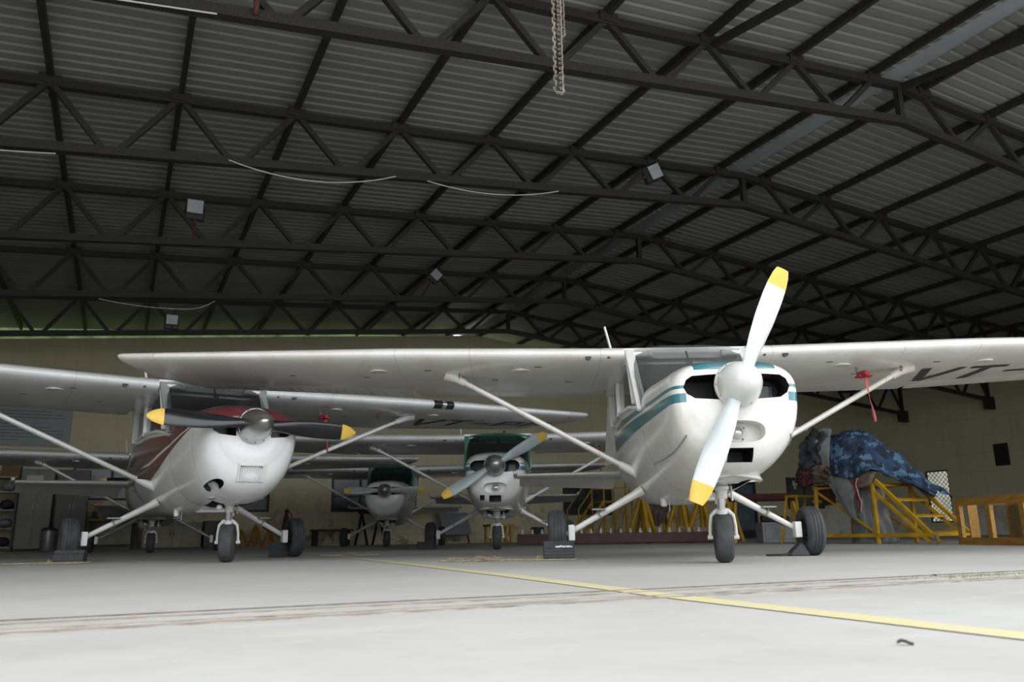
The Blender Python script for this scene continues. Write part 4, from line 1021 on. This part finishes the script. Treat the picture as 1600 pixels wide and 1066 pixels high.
for y, z in ((RUN+.06, .14), (RUN+RR, .14), (0, .13), (RUN+RR, .7)):
    b = MB(); b.bar((0, y, z), (WD, y, z), .04, .04); b.build('cross_bar', M['yellow'], S, bevel=.004)

def camo_material():
    m, nt, b = newmat('blue_camouflage_cloth'); N = NB(nt)
    t = nt.nodes.new('ShaderNodeTexCoord'); o = t.outputs['Object']
    n1 = N.noise(o, 5.5, 2.5, .5); n2 = N.noise(N.mapping(o, (1, 1, 1), (7, 3, 1)), 6.0, 2.5, .5); n3 = N.noise(N.mapping(o, (1, 1, 1), (2, 9, 4)), 7.5, 2.0, .5)
    c = N.mix(N.ramp(n1, .5, .515), (0.014, 0.024, 0.055), (0.028, 0.055, 0.115))
    c = N.mix(N.ramp(n2, .57, .585), c, (0.075, 0.16, 0.24))
    c = N.mix(N.ramp(n3, .60, .615), c, (0.015, 0.018, 0.03))
    N.lk(c, b.inputs['Base Color']); b.inputs['Roughness'].default_value = .85
    return m
M['camo'] = camo_material()
M['greycloth'] = mat('grey_tarpaulin', (0.20, 0.215, 0.21), .85, 0, .35, 3)
M['darkcloth'] = mat('dark_grey_cloth', (0.035, 0.037, 0.045), .9, 0, .5, 5)
M['browncloth'] = mat('brown_mottled_cloth', (0.15, 0.105, 0.08), .9, 0, 0, 6, (0.05, 0.035, 0.03))
M['redcloth'] = mat('dark_red_cloth', (0.07, 0.015, 0.02), .9, 0, .4, 6)
def heap(name, label, m, org, ctrl, amp=.05, seed=0.0, n=40, cat='tarpaulin', parent=None, solid=.006, fold=7.0):
    """crumpled cloth: a patch through control rows (world-local points) with folds"""
    rows, cols = len(ctrl), len(ctrl[0])
    def cr(P, t):
        i = min(int(t), len(P)-2); f = t-i; p0, p1, p2, p3 = P[max(i-1, 0)], P[i], P[i+1], P[min(i+2, len(P)-1)]
        return 0.5*((2*p1)+(p2-p0)*f+(2*p0-5*p1+4*p2-p3)*f*f+(-p0+3*p1-3*p2+p3)*f**3)
    G = [[Vector(p) for p in r] for r in ctrl]; b = MB(); P = []
    for i in range(n+1):
        row = []
        for j in range(n+1):
            s = i/n*(rows-1); t = j/n*(cols-1)
            p = cr([cr(r, t) for r in G], s)
            q = p*2.6 + Vector((seed, seed*1.7, 0))
            d = mn.noise_vector(q)*amp + mn.noise_vector(q*2.7)*amp*.5
            d += Vector((0, -1, .3)).normalized()*amp*.6*math.sin((j/n)*fold*2*PI*.5 + mn.noise(q)*3)
            row.append(p + d)
        P.append(row)
    b.grid(P); o = b.build(name, m, parent, ang=70, solid=solid)
    if parent is None: o.location = org; o.rotation_euler.z = PSI; tag(o, label, cat)
    return o
O = H(10.70, 8.25)
# grey bundle first: a lumpy pile on the platform (in stand coordinates)
def lump(name, label, m, c, r, seed, amp=.25, cat='tarpaulin'):
    b = MB(); b.ball((0, 0, 0), 1, 30)
    vs_ = []
    for p in b.v:
        p = Vector(p); q = p*1.6 + Vector((seed, 0, seed)); f = 1 + amp*mn.noise(q) + amp*.75*mn.noise(q*2.6) + amp*.8*abs(mn.noise(q*4.6)) + amp*.3*abs(mn.noise(q*10))
        vs_.append((c[0]+p.x*r[0]*f, c[1]+p.y*r[1]*f, max(c[2]+p.z*r[2]*f, .945)))
    b.v = vs_; o = b.build(name, m, ang=60, loc=O, rz=PSI); tag(o, label, cat); return o
lump('cloth_bundle', 'dark grey crumpled cloth bundle at the top left of the yellow step stand heap', M['darkcloth'], (.08, RUN+1.12, 1.48), (.30, .30, .34), 3.1, .35, 'cloth')
lump('cloth_bundle', 'brown mottled cloth bundle under the camouflage tarpaulin on the yellow step stand', M['browncloth'], (.06, RUN+.98, 1.14), (.24, .32, .22), 8.4, .35, 'cloth')
lump('cloth_bundle', 'dark red cloth bundle at the left edge of the heap on the yellow step stand', M['redcloth'], (-.10, RUN+1.30, 1.12), (.17, .17, .17), 5.2, .3, 'cloth')
heap('tarpaulin', 'blue camouflage tarpaulin draped from the top of the heap down the yellow stairs', M['camo'], O,
     [[(-.10, 1.82, 1.20), (-.04, 1.85, 1.50), (.18, 1.88, 1.80), (.55, 1.85, 1.70), (.90, 1.8, 1.20)],
      [(-.18, 1.55, 1.06), (-.10, 1.55, 1.42), (.14, 1.58, 1.84), (.52, 1.55, 1.76), (.92, 1.5, 1.20)],
      [(-.19, 1.25, 1.02), (-.11, 1.25, 1.36), (.14, 1.28, 1.72), (.52, 1.25, 1.66), (.95, 1.2, 1.12)],
      [(-.12, .98, 1.10), (-.02, 1.0, 1.30), (.18, 1.02, 1.50), (.56, 1.0, 1.44), (.97, .98, 1.04)],
      [(.14, .78, 1.02), (.20, .80, 1.12), (.34, .82, 1.24), (.64, .80, 1.18), (.98, .78, .94)],
      [(.40, .60, .86), (.44, .62, .92), (.54, .64, .98), (.74, .62, .92), (.99, .60, .80)],
      [(.62, .40, .69), (.66, .42, .72), (.72, .44, .76), (.82, .42, .73), (1.0, .40, .64)]], .075, 1.3, 56)
heap('tarpaulin', 'pale grey tarpaulin fold over the dark bundle beside the camouflage tarpaulin', M['greycloth'], O,
     [[(.02, 2.12, 1.80), (.06, 1.98, 1.90), (.14, 1.84, 1.86)], [(-.12, 2.02, 1.68), (-.08, 1.88, 1.70), (-.02, 1.76, 1.66)],
      [(-.17, 1.92, 1.48), (-.16, 1.80, 1.46), (-.14, 1.70, 1.40)], [(-.18, 1.84, 1.26), (-.19, 1.74, 1.22), (-.19, 1.66, 1.18)]], .035, 4.4, 26, fold=3)
heap('tarpaulin', 'pale grey cloth corner hanging below the camouflage tarpaulin in front of the platform', M['greycloth'], O,
     [[(-.12, 1.86, 1.10), (-.14, 1.55, 1.08), (-.12, 1.22, 1.06)], [(-.13, 1.74, .86), (-.15, 1.48, .84), (-.13, 1.24, .86)],
      [(-.12, 1.56, .64), (-.13, 1.42, .60), (-.12, 1.27, .66)], [(-.10, 1.40, .44), (-.10, 1.34, .40), (-.10, 1.29, .46)]], .03, 2.2, 24, fold=4)
heap('tarpaulin', 'brown mottled cloth hanging over the left edge of the platform below the camouflage', M['browncloth'], O,
     [[(-.10, 1.34, 1.10), (-.09, 1.10, 1.14), (-.02, .92, 1.08)], [(-.13, 1.32, 1.00), (-.14, 1.10, 1.00), (-.08, .92, .98)],
      [(-.12, 1.30, .88), (-.13, 1.10, .86), (-.09, .94, .90)]], .03, 6.2, 20, fold=3)
heap('tarpaulin', 'dark red cloth hanging behind the left post of the yellow step stand', M['redcloth'], O,
     [[(.08, 2.20, 1.05), (.07, 2.05, 1.05), (.07, 1.80, 1.05)], [(.08, 2.18, .85), (.06, 2.05, .82), (.07, 1.82, .85)], [(.08, 2.14, .68), (.07, 2.04, .62), (.07, 1.86, .66)]], .03, 9.2, 20, fold=4)
# grey sheets standing folded under the platform
heap('tarpaulin', 'tall grey tarpaulin standing in folds under the platform of the yellow step stand', M['greycloth'], O,
     [[(.12, 1.55, .86), (.10, 1.35, .88), (.12, 1.15, .87), (.22, .98, .84)], [(.10, 1.55, .45), (.06, 1.34, .45), (.10, 1.12, .45), (.22, .92, .45)],
      [(.08, 1.58, .03), (.02, 1.34, .03), (.08, 1.08, .03), (.24, .84, .03)]], .03, 7.7, 36, fold=12)
lm = hthing('strap', 'dark red strap with pale trim hanging from the heap beside the yellow platform', 'strap', 10.53, 9.42, 1.02)
b = MB(); P = [[(.0+.01*math.sin(k), .02+.03*math.sin(k*.35), -.03*k), (.01*math.cos(k), -.025+.03*math.sin(k*.35), -.03*k)] for k in range(19)]; b.grid(P); b.build('webbing', M['red'], lm, solid=.004)
b = MB(); b.grid([[a[1], (a[1][0], a[1][1]-.012, a[1][2])] for a in P]); b.build('trim', M['paper'], lm, solid=.004)
# low yellow stool left of the stand
t = hthing('step_stool', 'small yellow step stool just left of the heaped step stand', 'step stool', 10.75, 10.9)
for x in (0, .45):
    for y0, y1 in ((0, .12), (.5, .34)):
        b = MB(); b.bar((x, y0, .0), (x+.06, y1, .82), .035, .035); b.build('leg', M['yellow'], t)
b = MB(); b.box(.03, .52, .10, .36, .80, .84); b.build('top', M['yellow'], t, bevel=.005)
b = MB(); b.box(-.02, .5, .0, .2, .50, .53); b.build('step', M['yellow'], t, bevel=.005)
# timber frame at the right edge
t = thing('timber_frame', 'varnished yellow timber crate frame lying at the right edge', 'crate', (6.10, 11.45, 0), math.radians(-84.5))
Lf, Wf, Hf = 3.2, .75, .62
for y in (0, Wf):
    b = MB(); b.box(0, Lf, y-.02, y+.025, 0, .095); b.build('bottom_rail', M['wood'], t, bevel=.004)
    b = MB(); b.box(0, Lf, y-.02, y+.025, Hf-.105, Hf); b.build('top_rail', M['wood'], t, bevel=.004)
    for x in (0.0, .62, 1.25, 1.9, 2.5, 3.1):
        b = MB(); b.box(x, x+.09, y-.025, y+.03, .085, Hf-.09); b.build('upright', M['wood'], t, bevel=.004)
b = MB(); b.box(-.03, 0, -.02, Wf+.02, 0, .09); b.box(-.03, 0, -.02, Wf+.02, Hf-.09, Hf); b.box(-.025, 0, .0, .09, .09, Hf-.09); b.box(-.025, 0, .16, .30, .09, Hf-.09)
b.build('end_boards', M['wood'], t, bevel=.003)
b = MB(); b.box(.10, .50, Wf-.06, Wf-.03, .085, Hf-.1); b.build('side_board', mat('grey_brown_board', (0.16, 0.12, 0.05), .7, 0, .3, 4), t, bevel=.003)
# dark wall box at far right
b = MB(); b.box(-.06, 0, 0, .5, 0, .75); tag(b.build('wall_box', M['black'], loc=H(VW-.0, 17.75, 2.3), rz=PSI, bevel=.01), 'black box on the right wall at the right edge of the photo', 'box')

# ------------------------------------------------------------------ back of the hangar
# long red beam with white bolts
bm_ = thing('steel_beam', 'long dark red steel beam with a row of white bolts, lying on the floor', 'beam', (.05, 18.3, 0), 0.0)
b = MB(); b.box(0, 4.65, -.09, -.07, .02, .235); b.box(0, 4.65, .07, .09, .02, .235); b.box(0, 4.65, -.07, .07, .215, .235); b.box(0, 4.65, -.07, .07, .02, .04); b.build('channel', M['maroonsteel'], bm_, bevel=.006)
for k in range(21):
    b = MB(); x = .12 + k*.215; b.lathe([(.035, .235), (.035, .265), (.02, .27), (.02, .32), (.014, .33)], (x, 0, 0), 'z', 8); b.build('bolt', M['white'], bm_)
def tripod(name, label, p, h, r, m, parent=None, tube=.04, group=None, post=True):
    t = thing(name, label, 'jack stand', p, random.uniform(0, 1), group)
    for k in range(3):
        a = 2*PI*k/3 + .4; b = MB(); b.tube([(math.cos(a)*r, math.sin(a)*r, .02), (math.cos(a)*.05, math.sin(a)*.05, h*.88)], tube, 8); b.build('leg', m, t)
        b = MB(); b.lathe([(tube*1.6, 0), (tube*1.6, .02)], (math.cos(a)*r, math.sin(a)*r, 0), 'z', 10); b.build('foot_pad', M['greymetal'], t)
    b = MB(); b.tube([(0, 0, h*.3), (0, 0, h)], tube*1.3, 10); b.build('screw_post', m, t)
    b = MB(); b.lathe([(tube*2, h*.84), (tube*2, h*.9), (tube*1.2, h*.95)], (0, 0, 0), 'z', 10); b.build('collar', m, t)
    return t
for i, (x, y, h, lb) in enumerate(((2.95, 19.0, 1.15, 'tall yellow tripod jack behind the red beam, leftmost of the four'),
        (3.85, 19.2, 1.25, 'tall yellow tripod jack behind the middle of the red beam'), (4.28, 18.9, 1.10, 'tall yellow tripod jack behind the red beam, just left of the hanging propeller tip'),
        (4.95, 19.3, 1.2, 'tall yellow tripod jack behind the right end of the red beam'))):
    tripod('jack_stand', lb, (x, y, 0), h, .42, M['yellow'], tube=.055, group='yellow jack stands')
for i, (v, h, lb) in enumerate(((3.05, .47, 'small orange tripod jack by the back wall, leftmost of the three beyond the maroon aeroplane'), (3.42, .60, 'small orange tripod jack by the back wall, tallest of three'), (3.80, .50, 'small orange tripod jack by the back wall, rightmost of three'))):
    p = H(v, 23.3); tripod('jack_stand', lb, p, h, .19, mat('orange_jack_paint%d' % i, (0.45, 0.20, 0.012), .5, 0, .25, 6), tube=.026, group='yellow jack stands')
def wlump(name, label, m, c, r, seed, cat, amp=.3):
    b = MB(); b.ball((0, 0, 0), 1, 14)
    b.v = [tuple(Vector((p[0]*r[0], p[1]*r[1], p[2]*r[2]))*(1 + amp*mn.noise(Vector(p)*1.8 + Vector((seed, 0, 0))) + amp*.7*mn.noise(Vector(p)*4.2 + Vector((0, seed, 0))))) for p in b.v]
    o = b.build(name, m, ang=60, loc=c); tag(o, label, cat); return o
# engine under a cloth on a stand
t = thing('engine_stand', 'yellow engine stand with legs behind the red beam, carrying a cloth-wrapped engine', 'engine stand', (3.35, 19.6, 0), .2)
for x, y in ((-.35, -.3), (.35, -.3), (-.35, .3), (.35, .3)):
    b = MB(); b.bar((x*1.25, y*1.2, 0), (x*.8, y*.8, .85), .06, .06); b.build('leg', M['yellow'], t, bevel=.005)
b = MB(); b.box(-.4, .4, -.32, .32, .84, .90); b.build('top_frame', M['yellow'], t, bevel=.005)
wlump('wrapped_engine', 'engine wrapped in dark brown cloth on the yellow stand behind the red beam', M['browncloth'], (3.35, 19.6, 1.20), (.50, .38, .24), 2.0, 'engine')
heap('engine_cloth', 'brown mottled cloth hanging off the wrapped engine behind the red beam', M['browncloth'], (0, 0, 0), [[(2.95, 19.2, 1.1), (3.3, 19.16, 1.1), (3.6, 19.2, 1.1)], [(3.0, 19.15, .8), (3.3, 19.1, .72), (3.55, 19.15, .82)], [(3.1, 19.15, .45), (3.28, 19.1, .36), (3.45, 19.15, .5)]], .05, 3.3, 20, cat='cloth').rotation_euler.z = 0
# yellow access stairs at the back wall
t = hthing('access_stairs', 'yellow steel access stairs with handrails by the back wall, behind the middle aeroplane wing', 'stairs', 12.5, 21.6)
SL, ST = 1.5, 1.2
for y in (0, .7):
    b = MB(); b.bar((0, y, .05), (.9, y, ST), .05, .07); b.build('stringer', M['yellow'], t, bevel=.004)
    b = MB(); b.bar((0, y, .95), (.9, y, ST+.85), .035, .035); b.bar((.9, y, ST+.85), (1.7, y, ST+.85), .035, .035); b.bar((0, y, .05), (0, y, .95), .035, .035); b.bar((.9, y, 0), (.9, y, ST+.85), .045, .045); b.bar((1.7, y, 0), (1.7, y, ST+.85), .045, .045); b.bar((.9, y, ST+.4), (1.7, y, ST+.4), .03, .03); b.build('handrail', M['yellow'], t)
    b = MB(); b.bar((.9, y, .1), (1.7, y, ST), .03, .03); b.bar((.9, y, .12), (1.7, y, .12), .045, .045); b.build('brace', M['yellow'], t)
for k in range(4):
    z = .25+k*.25; b = MB(); b.box(z/ST*.9-.1, z/ST*.9+.1, .02, .68, z-.03, z); b.build('tread', M['yellow'], t)
b = MB(); b.box(.9, 1.7, 0, .7, ST-.04, ST); b.build('platform', M['yellow'], t)
t = hthing('work_stand', 'narrow yellow scaffold with crossed braces by the back wall, right of the access stairs', 'work stand', 14.75, 21.5)
for x in (0, .75):
    for y in (0, .6):
        b = MB(); b.bar((x, y, 0), (x, y, 1.85), .045, .045); b.build('post', M['yellow'], t)
for y in (0, .6):
    b = MB(); b.bar((0, y, .15), (.75, y, 1.8), .03, .03); b.bar((-.55, y, .05), (0, y, 1.85), .035, .035); b.bar((-.55, y, .12), (.75, y, .12), .04, .04)
    for z in (.5, 1.0, 1.5): b.bar((0, y, z), (.75, y, z), .03, .03)
    b.build('brace', M['yellow'], t)
b = MB(); b.box(0, .75, 0, .6, 1.45, 1.49); b.build('platform', M['yellow'], t)
t = hthing('drum', 'small dark metal drum standing left of the red beam by the yellow stairs', 'drum', 9.35, 18.2)
b = MB(); b.lathe([(.16, 0), (.165, .02), (.16, .1), (.165, .2), (.16, .3), (.165, .38), (.15, .4)], (0, 0, 0), 'z', 18); b.build('body', M['darkgrey'], t)
b = MB(); b.lathe([(.15, .4), (.14, .392), (.001, .392)], (0, 0, 0), 'z', 18); b.build('lid', M['greymetal'], t)
t = hthing('yellow_crate_stool', 'low yellow work stool on the floor below the middle aeroplane', 'stool', 9.3, 20.9)
for x in (0, .6):
    for y in (0, .4): b = MB(); b.box(x, x+.06, y, y+.06, 0, .46); b.build('leg', M['yellow'], t)
b = MB(); b.box(-.03, .69, -.03, .49, .46, .52); b.build('seat', M['yellow'], t, bevel=.005)
b = MB(); b.box(0, .66, .0, .04, .2, .25); b.build('cross_bar', M['yellow'], t)
# padded trestle at right under the wing
t = thing('padded_trestle', 'long trestle with dark red padded top and yellow legs, right of the nose wheel', 'trestle', (4.15, 16.0, 0), -.10)
b = MB(); b.box(0, 1.30, -.13, .13, .78, .92); b.build('padded_top', M['redcloth'], t, bevel=.04)
for x in (.12, 1.18):
    for sgn in (-1, 1):
        b = MB(); b.bar((x+.10*(1 if x > .6 else -1), sgn*.32, 0), (x, sgn*.04, .80), .045, .045); b.build('leg', M['yellow'], t)
    b = MB(); b.bar((x+.07*(1 if x > .6 else -1), -.22, .25), (x+.07*(1 if x > .6 else -1), .22, .25), .035, .035); b.build('cross_bar', M['yellow'], t)
t = thing('roll', 'dark rolled mat lying on a grey crate under the padded trestle', 'roll', (4.95, 16.7, .46), 0)
b = MB(); b.tube([(0, 0, 0), (.55, .02, -.02)], .07, 14); b.build('mat', M['darkgrey'], t)
b = MB(); b.lathe([(.02, .551), (.055, .551)], (0, 0.02, -.02), 'x', 12, cap=False); b.build('roll_end', M['black'], t)
b = MB(); b.box(0, .7, 0, .45, 0, .37); b.box(-.01, .71, -.01, .46, .34, .39); b.box(.05, .65, -.012, 0, .06, .3); tag(b.build('crate', M['greymetal'], loc=(4.9, 16.5, 0), bevel=.01), 'grey metal crate under the dark rolled mat by the padded trestle', 'crate')
b = MB(); b.box(0, .10, -.05, 0, 0, .2); b.box(.02, .08, -.06, -.05, .04, .16); b.box(.035, .065, -.07, -.06, .08, .12); tag(b.build('switch_box', M['greymetal'], loc=H(22.35, UB, 1.35), rz=PSI, bevel=.006), 'grey switch box on the back wall left of the window with pasted papers', 'switch box')
# board, lockers, shelves at the left end of the back wall
t = hthing('notice_board', 'large grey notice board with lines of small writing on the back wall at left', 'notice board', -3.4, UB-.05, 2.62)
b = MB(); b.box(0, 2.1, 0, .05, 0, .95); b.build('panel', M['board'], t)
b = MB(); random.seed(4)
for k in range(10):
    z = .86-k*.082; x = .06
    L = random.choice((1.9, 1.6, 1.85, .9, 1.4)); b.box(x, min(x+L, 2.0), -.003, .0, z, z+.012)
b.build('writing_lines', M['darkgrey'], t)
b = MB(); b.box(-.03, 2.13, -.01, .0, -.03, 0); b.box(-.03, 2.13, -.01, 0, .95, .98); b.box(-.03, 0, -.01, 0, 0, .95); b.box(2.1, 2.13, -.01, 0, 0, .95); b.build('frame', M['greymetal'], t)
M['locker'] = mat('grey_brown_locker_paint', (0.17, 0.16, 0.135), .5, 0, .25, 2)
M['locker2'] = mat('dark_locker_paint', (0.075, 0.07, 0.062), .5, 0, .25, 2)
for i, (v, wd, mm, lb) in enumerate(((-2.17, .72, 'locker', 'tall grey-brown steel locker with a pasted note near its top, by the back wall'), (-1.38, .70, 'locker2', 'tall darker steel locker beside the left window, right of the locker with a note'))):
    t = hthing('steel_locker', lb, 'locker', v, 23.0)
    b = MB(); b.box(0, wd, 0, .5, .06, 1.95); b.build('body', M[mm], t, bevel=.008)
    for k in range(2):
        b = MB(); b.box(.02+k*wd/2, wd/2-.01+k*wd/2, -.02, 0, .12, 1.9); d = b.build('door', M[mm], t, bevel=.005)
        b = MB(); b.box(wd/2-.05+k*.08, wd/2-.03+k*.08, -.05, -.02, 1.0, 1.14); b.build('handle', M['greymetal'], d)
    for x in (0.03, wd-.07):
        b = MB(); b.box(x, x+.04, .02, .06, 0, .06); b.build('foot', M['black'], t)
    if i == 0:
        b = MB(); b.box(.12, .48, -.026, -.021, 1.66, 1.80); b.build('pasted_note', M['paper'], t)
b = MB(); b.box(0, .42, 0, .38, 0, .16); b.box(.17, .25, -.002, .382, .16, .163); tag(b.build('cardboard_box', M['brown'], loc=H(-2.62, 23.05, 1.76), rz=PSI, bevel=.006), 'brown cardboard box on the shelf, lower of the two stacked at far left', 'box')
b = MB(); b.box(0, .40, 0, .36, 0, .15); b.box(.16, .24, -.002, .362, .15, .153); tag(b.build('cardboard_box', M['brown'], loc=H(-2.60, 23.06, 1.925), rz=PSI, bevel=.006), 'brown cardboard box on top of another at far left', 'box')
b = MB(); b.box(0, .40, 0, .36, 0, .26); b.box(-.005, .405, -.005, .365, .22, .27); tag(b.build('storage_box', M['paper'], loc=H(-3.1, 23.05, 1.76), rz=PSI, bevel=.01), 'white storage box with a lid on the shelf at the left edge', 'box')
t = hthing('storage_rack', 'steel rack of grey bundles by the back wall at the left edge', 'rack', -3.4, 23.0)
for x in (0, 1.16):
    for y in (0, .48):
        b = MB(); b.box(x, x+.04, y, y+.04, 0, 1.76); b.build('post', M['black'], t)
for z in (.08, .52, .95, 1.38, 1.73):
    b = MB(); b.box(0, 1.2, 0, .52, z, z+.03); b.build('shelf', M['greymetal'], t)
random.seed(9); n_ = 0
for zi, z in enumerate((.11, .55, .98, 1.41)):
    for xi in range(3):
        c = H(-3.4 + .22 + xi*.38, 23.25, z + .128)
        o = wlump('cloth_bundle', '', M['greycloth'] if (zi+xi) % 2 else M['darkcloth'], c, (.15, .17, .112), zi*3.3+xi, 'bundle', .12)
        o['label'] = '%s cloth bundle on the %s shelf of the left edge rack, %s' % ('pale grey' if (zi+xi) % 2 else 'dark', ('lowest', 'second', 'third', 'top')[zi], ('leftmost', 'in the middle', 'rightmost')[xi]); o['group'] = 'bundles on the storage rack'
t = hthing('waste_bin', 'grey metal waste bin with a dark blue lid, in front of the lockers at left', 'bin', -1.42, 22.6)
b = MB(); b.lathe([(.15, 0), (.16, .02), (.165, .46), (.16, .48)], (0, 0, 0), 'z', 20); b.build('body', mat('galvanised_bin', (.24, .25, .25), .4, .5, .2, 5), t)
b = MB(); b.lathe([(.17, .47), (.17, .50), (.12, .54), (.03, .56)], (0, 0, 0), 'z', 20); b.build('lid', mat('navy_lid', (.02, .025, .06), .4), t)
t = hthing('workbench', 'workbench with yellowish edge under the left window', 'workbench', -.64, 22.9)
b = MB(); b.box(0, 1.16, 0, .75, .70, .76); b.build('top', mat('worn_bench_wood', (.22, .15, .06), .7, 0, .3, 4), t, bevel=.006)
for x in (.05, 1.0):
    b = MB(); b.box(x, x+.10, .04, .14, 0, .70); b.build('leg', M['wood'] if x > 1 else M['darkgrey'], t)
b = MB(); b.box(.1, 1.1, .66, .70, .12, .70); b.build('back_panel', M['cream'], t)
b = MB(); b.box(.1, 1.1, .1, .6, .10, .13); b.build('lower_shelf', M['darkgrey'], t)
t = hthing('bench_vise', 'dark bench vise with a yellow guard on the left end of the workbench', 'vise', -.5, 23.05, .76)
b = MB(); b.lathe([(.11, 0), (.09, .03), (.05, .08), (.05, .16)], (0, 0, 0), 'z', 14); b.box(-.05, .05, -.14, .1, .14, .22); b.build('body', M['darkgrey'], t, bevel=.006)
b = MB(); b.box(-.13, .16, -.03, .03, .24, .42); b.build('guard', M['wood'], t, bevel=.03)
b = MB(); b.tube([(-.08, -.16, .18), (.08, -.16, .18)], .008, 6); b.build('handle', M['greymetal'], t)
b = MB(); b.box(0, .8, 0, .4, 0, .28); b.box(-.02, .82, -.02, .42, .28, .31); b.box(.05, .37, -.012, 0, .06, .22); b.box(.43, .75, -.012, 0, .06, .22); tag(b.build('tool_chest', mat('slate_chest_paint', (.07, .075, .085), .5, 0, .2, 3), loc=H(-.32, 23.1, .76), rz=PSI, bevel=.008), 'long slate grey tool chest on the workbench at left', 'tool chest')
t = hthing('cupboard', 'low cream two-door cupboard by the back wall beyond the maroon aeroplane', 'cupboard', .62, 23.15)
b = MB(); b.box(0, 1.42, 0, .5, .03, .66); b.build('body', M['cream'], t, bevel=.006)
for k in range(2):
    b = MB(); b.box(.02+k*.70, .70+k*.70, -.02, 0, .06, .64); d = b.build('door', M['cream'], t, bevel=.004)
    b = MB(); b.box(.645+k*.09, .665+k*.09, -.045, -.02, .34, .44); b.build('handle', M['black'], d)
b = MB(); b.box(.02, 1.40, .03, .48, 0, .03); b.build('plinth', M['black'], t)
t = hthing('louvred_cabinet', 'dark ribbed cabinet beside the cream cupboard', 'cabinet', 2.1, 23.2)
b = MB(); b.box(0, .62, 0, .45, .03, .70); b.box(.02, .60, .02, .43, 0, .03); b.build('body', M['locker2'], t, bevel=.005)
b = MB()
for k in range(9): b.box(.03+k*.065, .06+k*.065, -.015, 0, .06, .67)
b.build('ribs', M['locker2'], t)
# red extinguisher trolley
t = hthing('fire_extinguisher', 'tall dark red fire extinguisher with a white label by the back wall', 'fire extinguisher', 4.2, 23.2)
b = MB(); b.lathe([(.11, .03), (.125, .06), (.115, .5), (.075, .75), (.05, .86), (.04, .9)], (0, 0, 0), 'z', 18); b.build('body', mat('extinguisher_red', (.10, .012, .012), .4, 0, .2, 6), t)
b = MB(); b.lathe([(.035, .88), (.045, .95), (.03, 1.0)], (0, 0, 0), 'z', 12); b.box(-.07, .09, -.015, .015, .95, .975); b.build('valve', M['black'], t)
b = MB(); b.box(-.045, .045, -.117, -.09, .46, .60); b.build('label', M['paper'], t)
b = MB(); b.tube([(.04, 0, .95), (.14, 0, .85), (.15, 0, .5), (.12, -.04, .25)], .014, 8); b.build('hose', M['black'], t)
b = MB(); b.box(-.16, .16, -.1, .1, 0, .03); b.build('base', M['black'], t)
t = hthing('low_bench', 'low brown wooden bench against the back wall', 'bench', 4.95, 23.3)
b = MB(); b.box(0, 1.15, 0, .35, .40, .45); b.build('seat', mat('dark_bench_wood', (.08, .05, .03), .7, 0, .3, 5), t, bevel=.005)
for x in (.05, .95):
    b = MB(); b.box(x, x+.12, .03, .32, 0, .40); b.build('leg', M['darkgrey'], t)
t = hthing('trestle', 'dark folding trestle with two A-shaped ends by the back wall, left of the farthest aeroplane', 'trestle', 6.2, 22.8)
for x in (0, .5):
    for y in (-.2, .2):
        b = MB(); b.bar((x-.12*(1 if y > 0 else -1), y, 0), (x, 0, .88), .05, .05); b.build('leg', M['black'], t)
b = MB(); b.bar((-.1, 0, .9), (.6, 0, .9), .08, .08); b.build('top_bar', M['black'], t)
t = hthing('panel_sheet', 'pale blue-grey sheet leaning on a frame behind the middle aeroplane', 'panel', 8.75, 23.25)
b = MB(); b.bar((.5, 0, .25), (.5, .35, .90), .92, .02, 0, (0, 0, 1)); b.build('sheet', mat('pale_blue_sheet', (.25, .28, .32), .5, 0, .15, 3), t)
b = MB(); b.bar((.1, .05, 0), (.1, .45, .9), .04, .04); b.bar((.9, .05, 0), (.9, .45, .9), .04, .04); b.bar((.1, .1, .25), (.9, .1, .25), .04, .04); b.build('frame', M['darkgrey'], t)
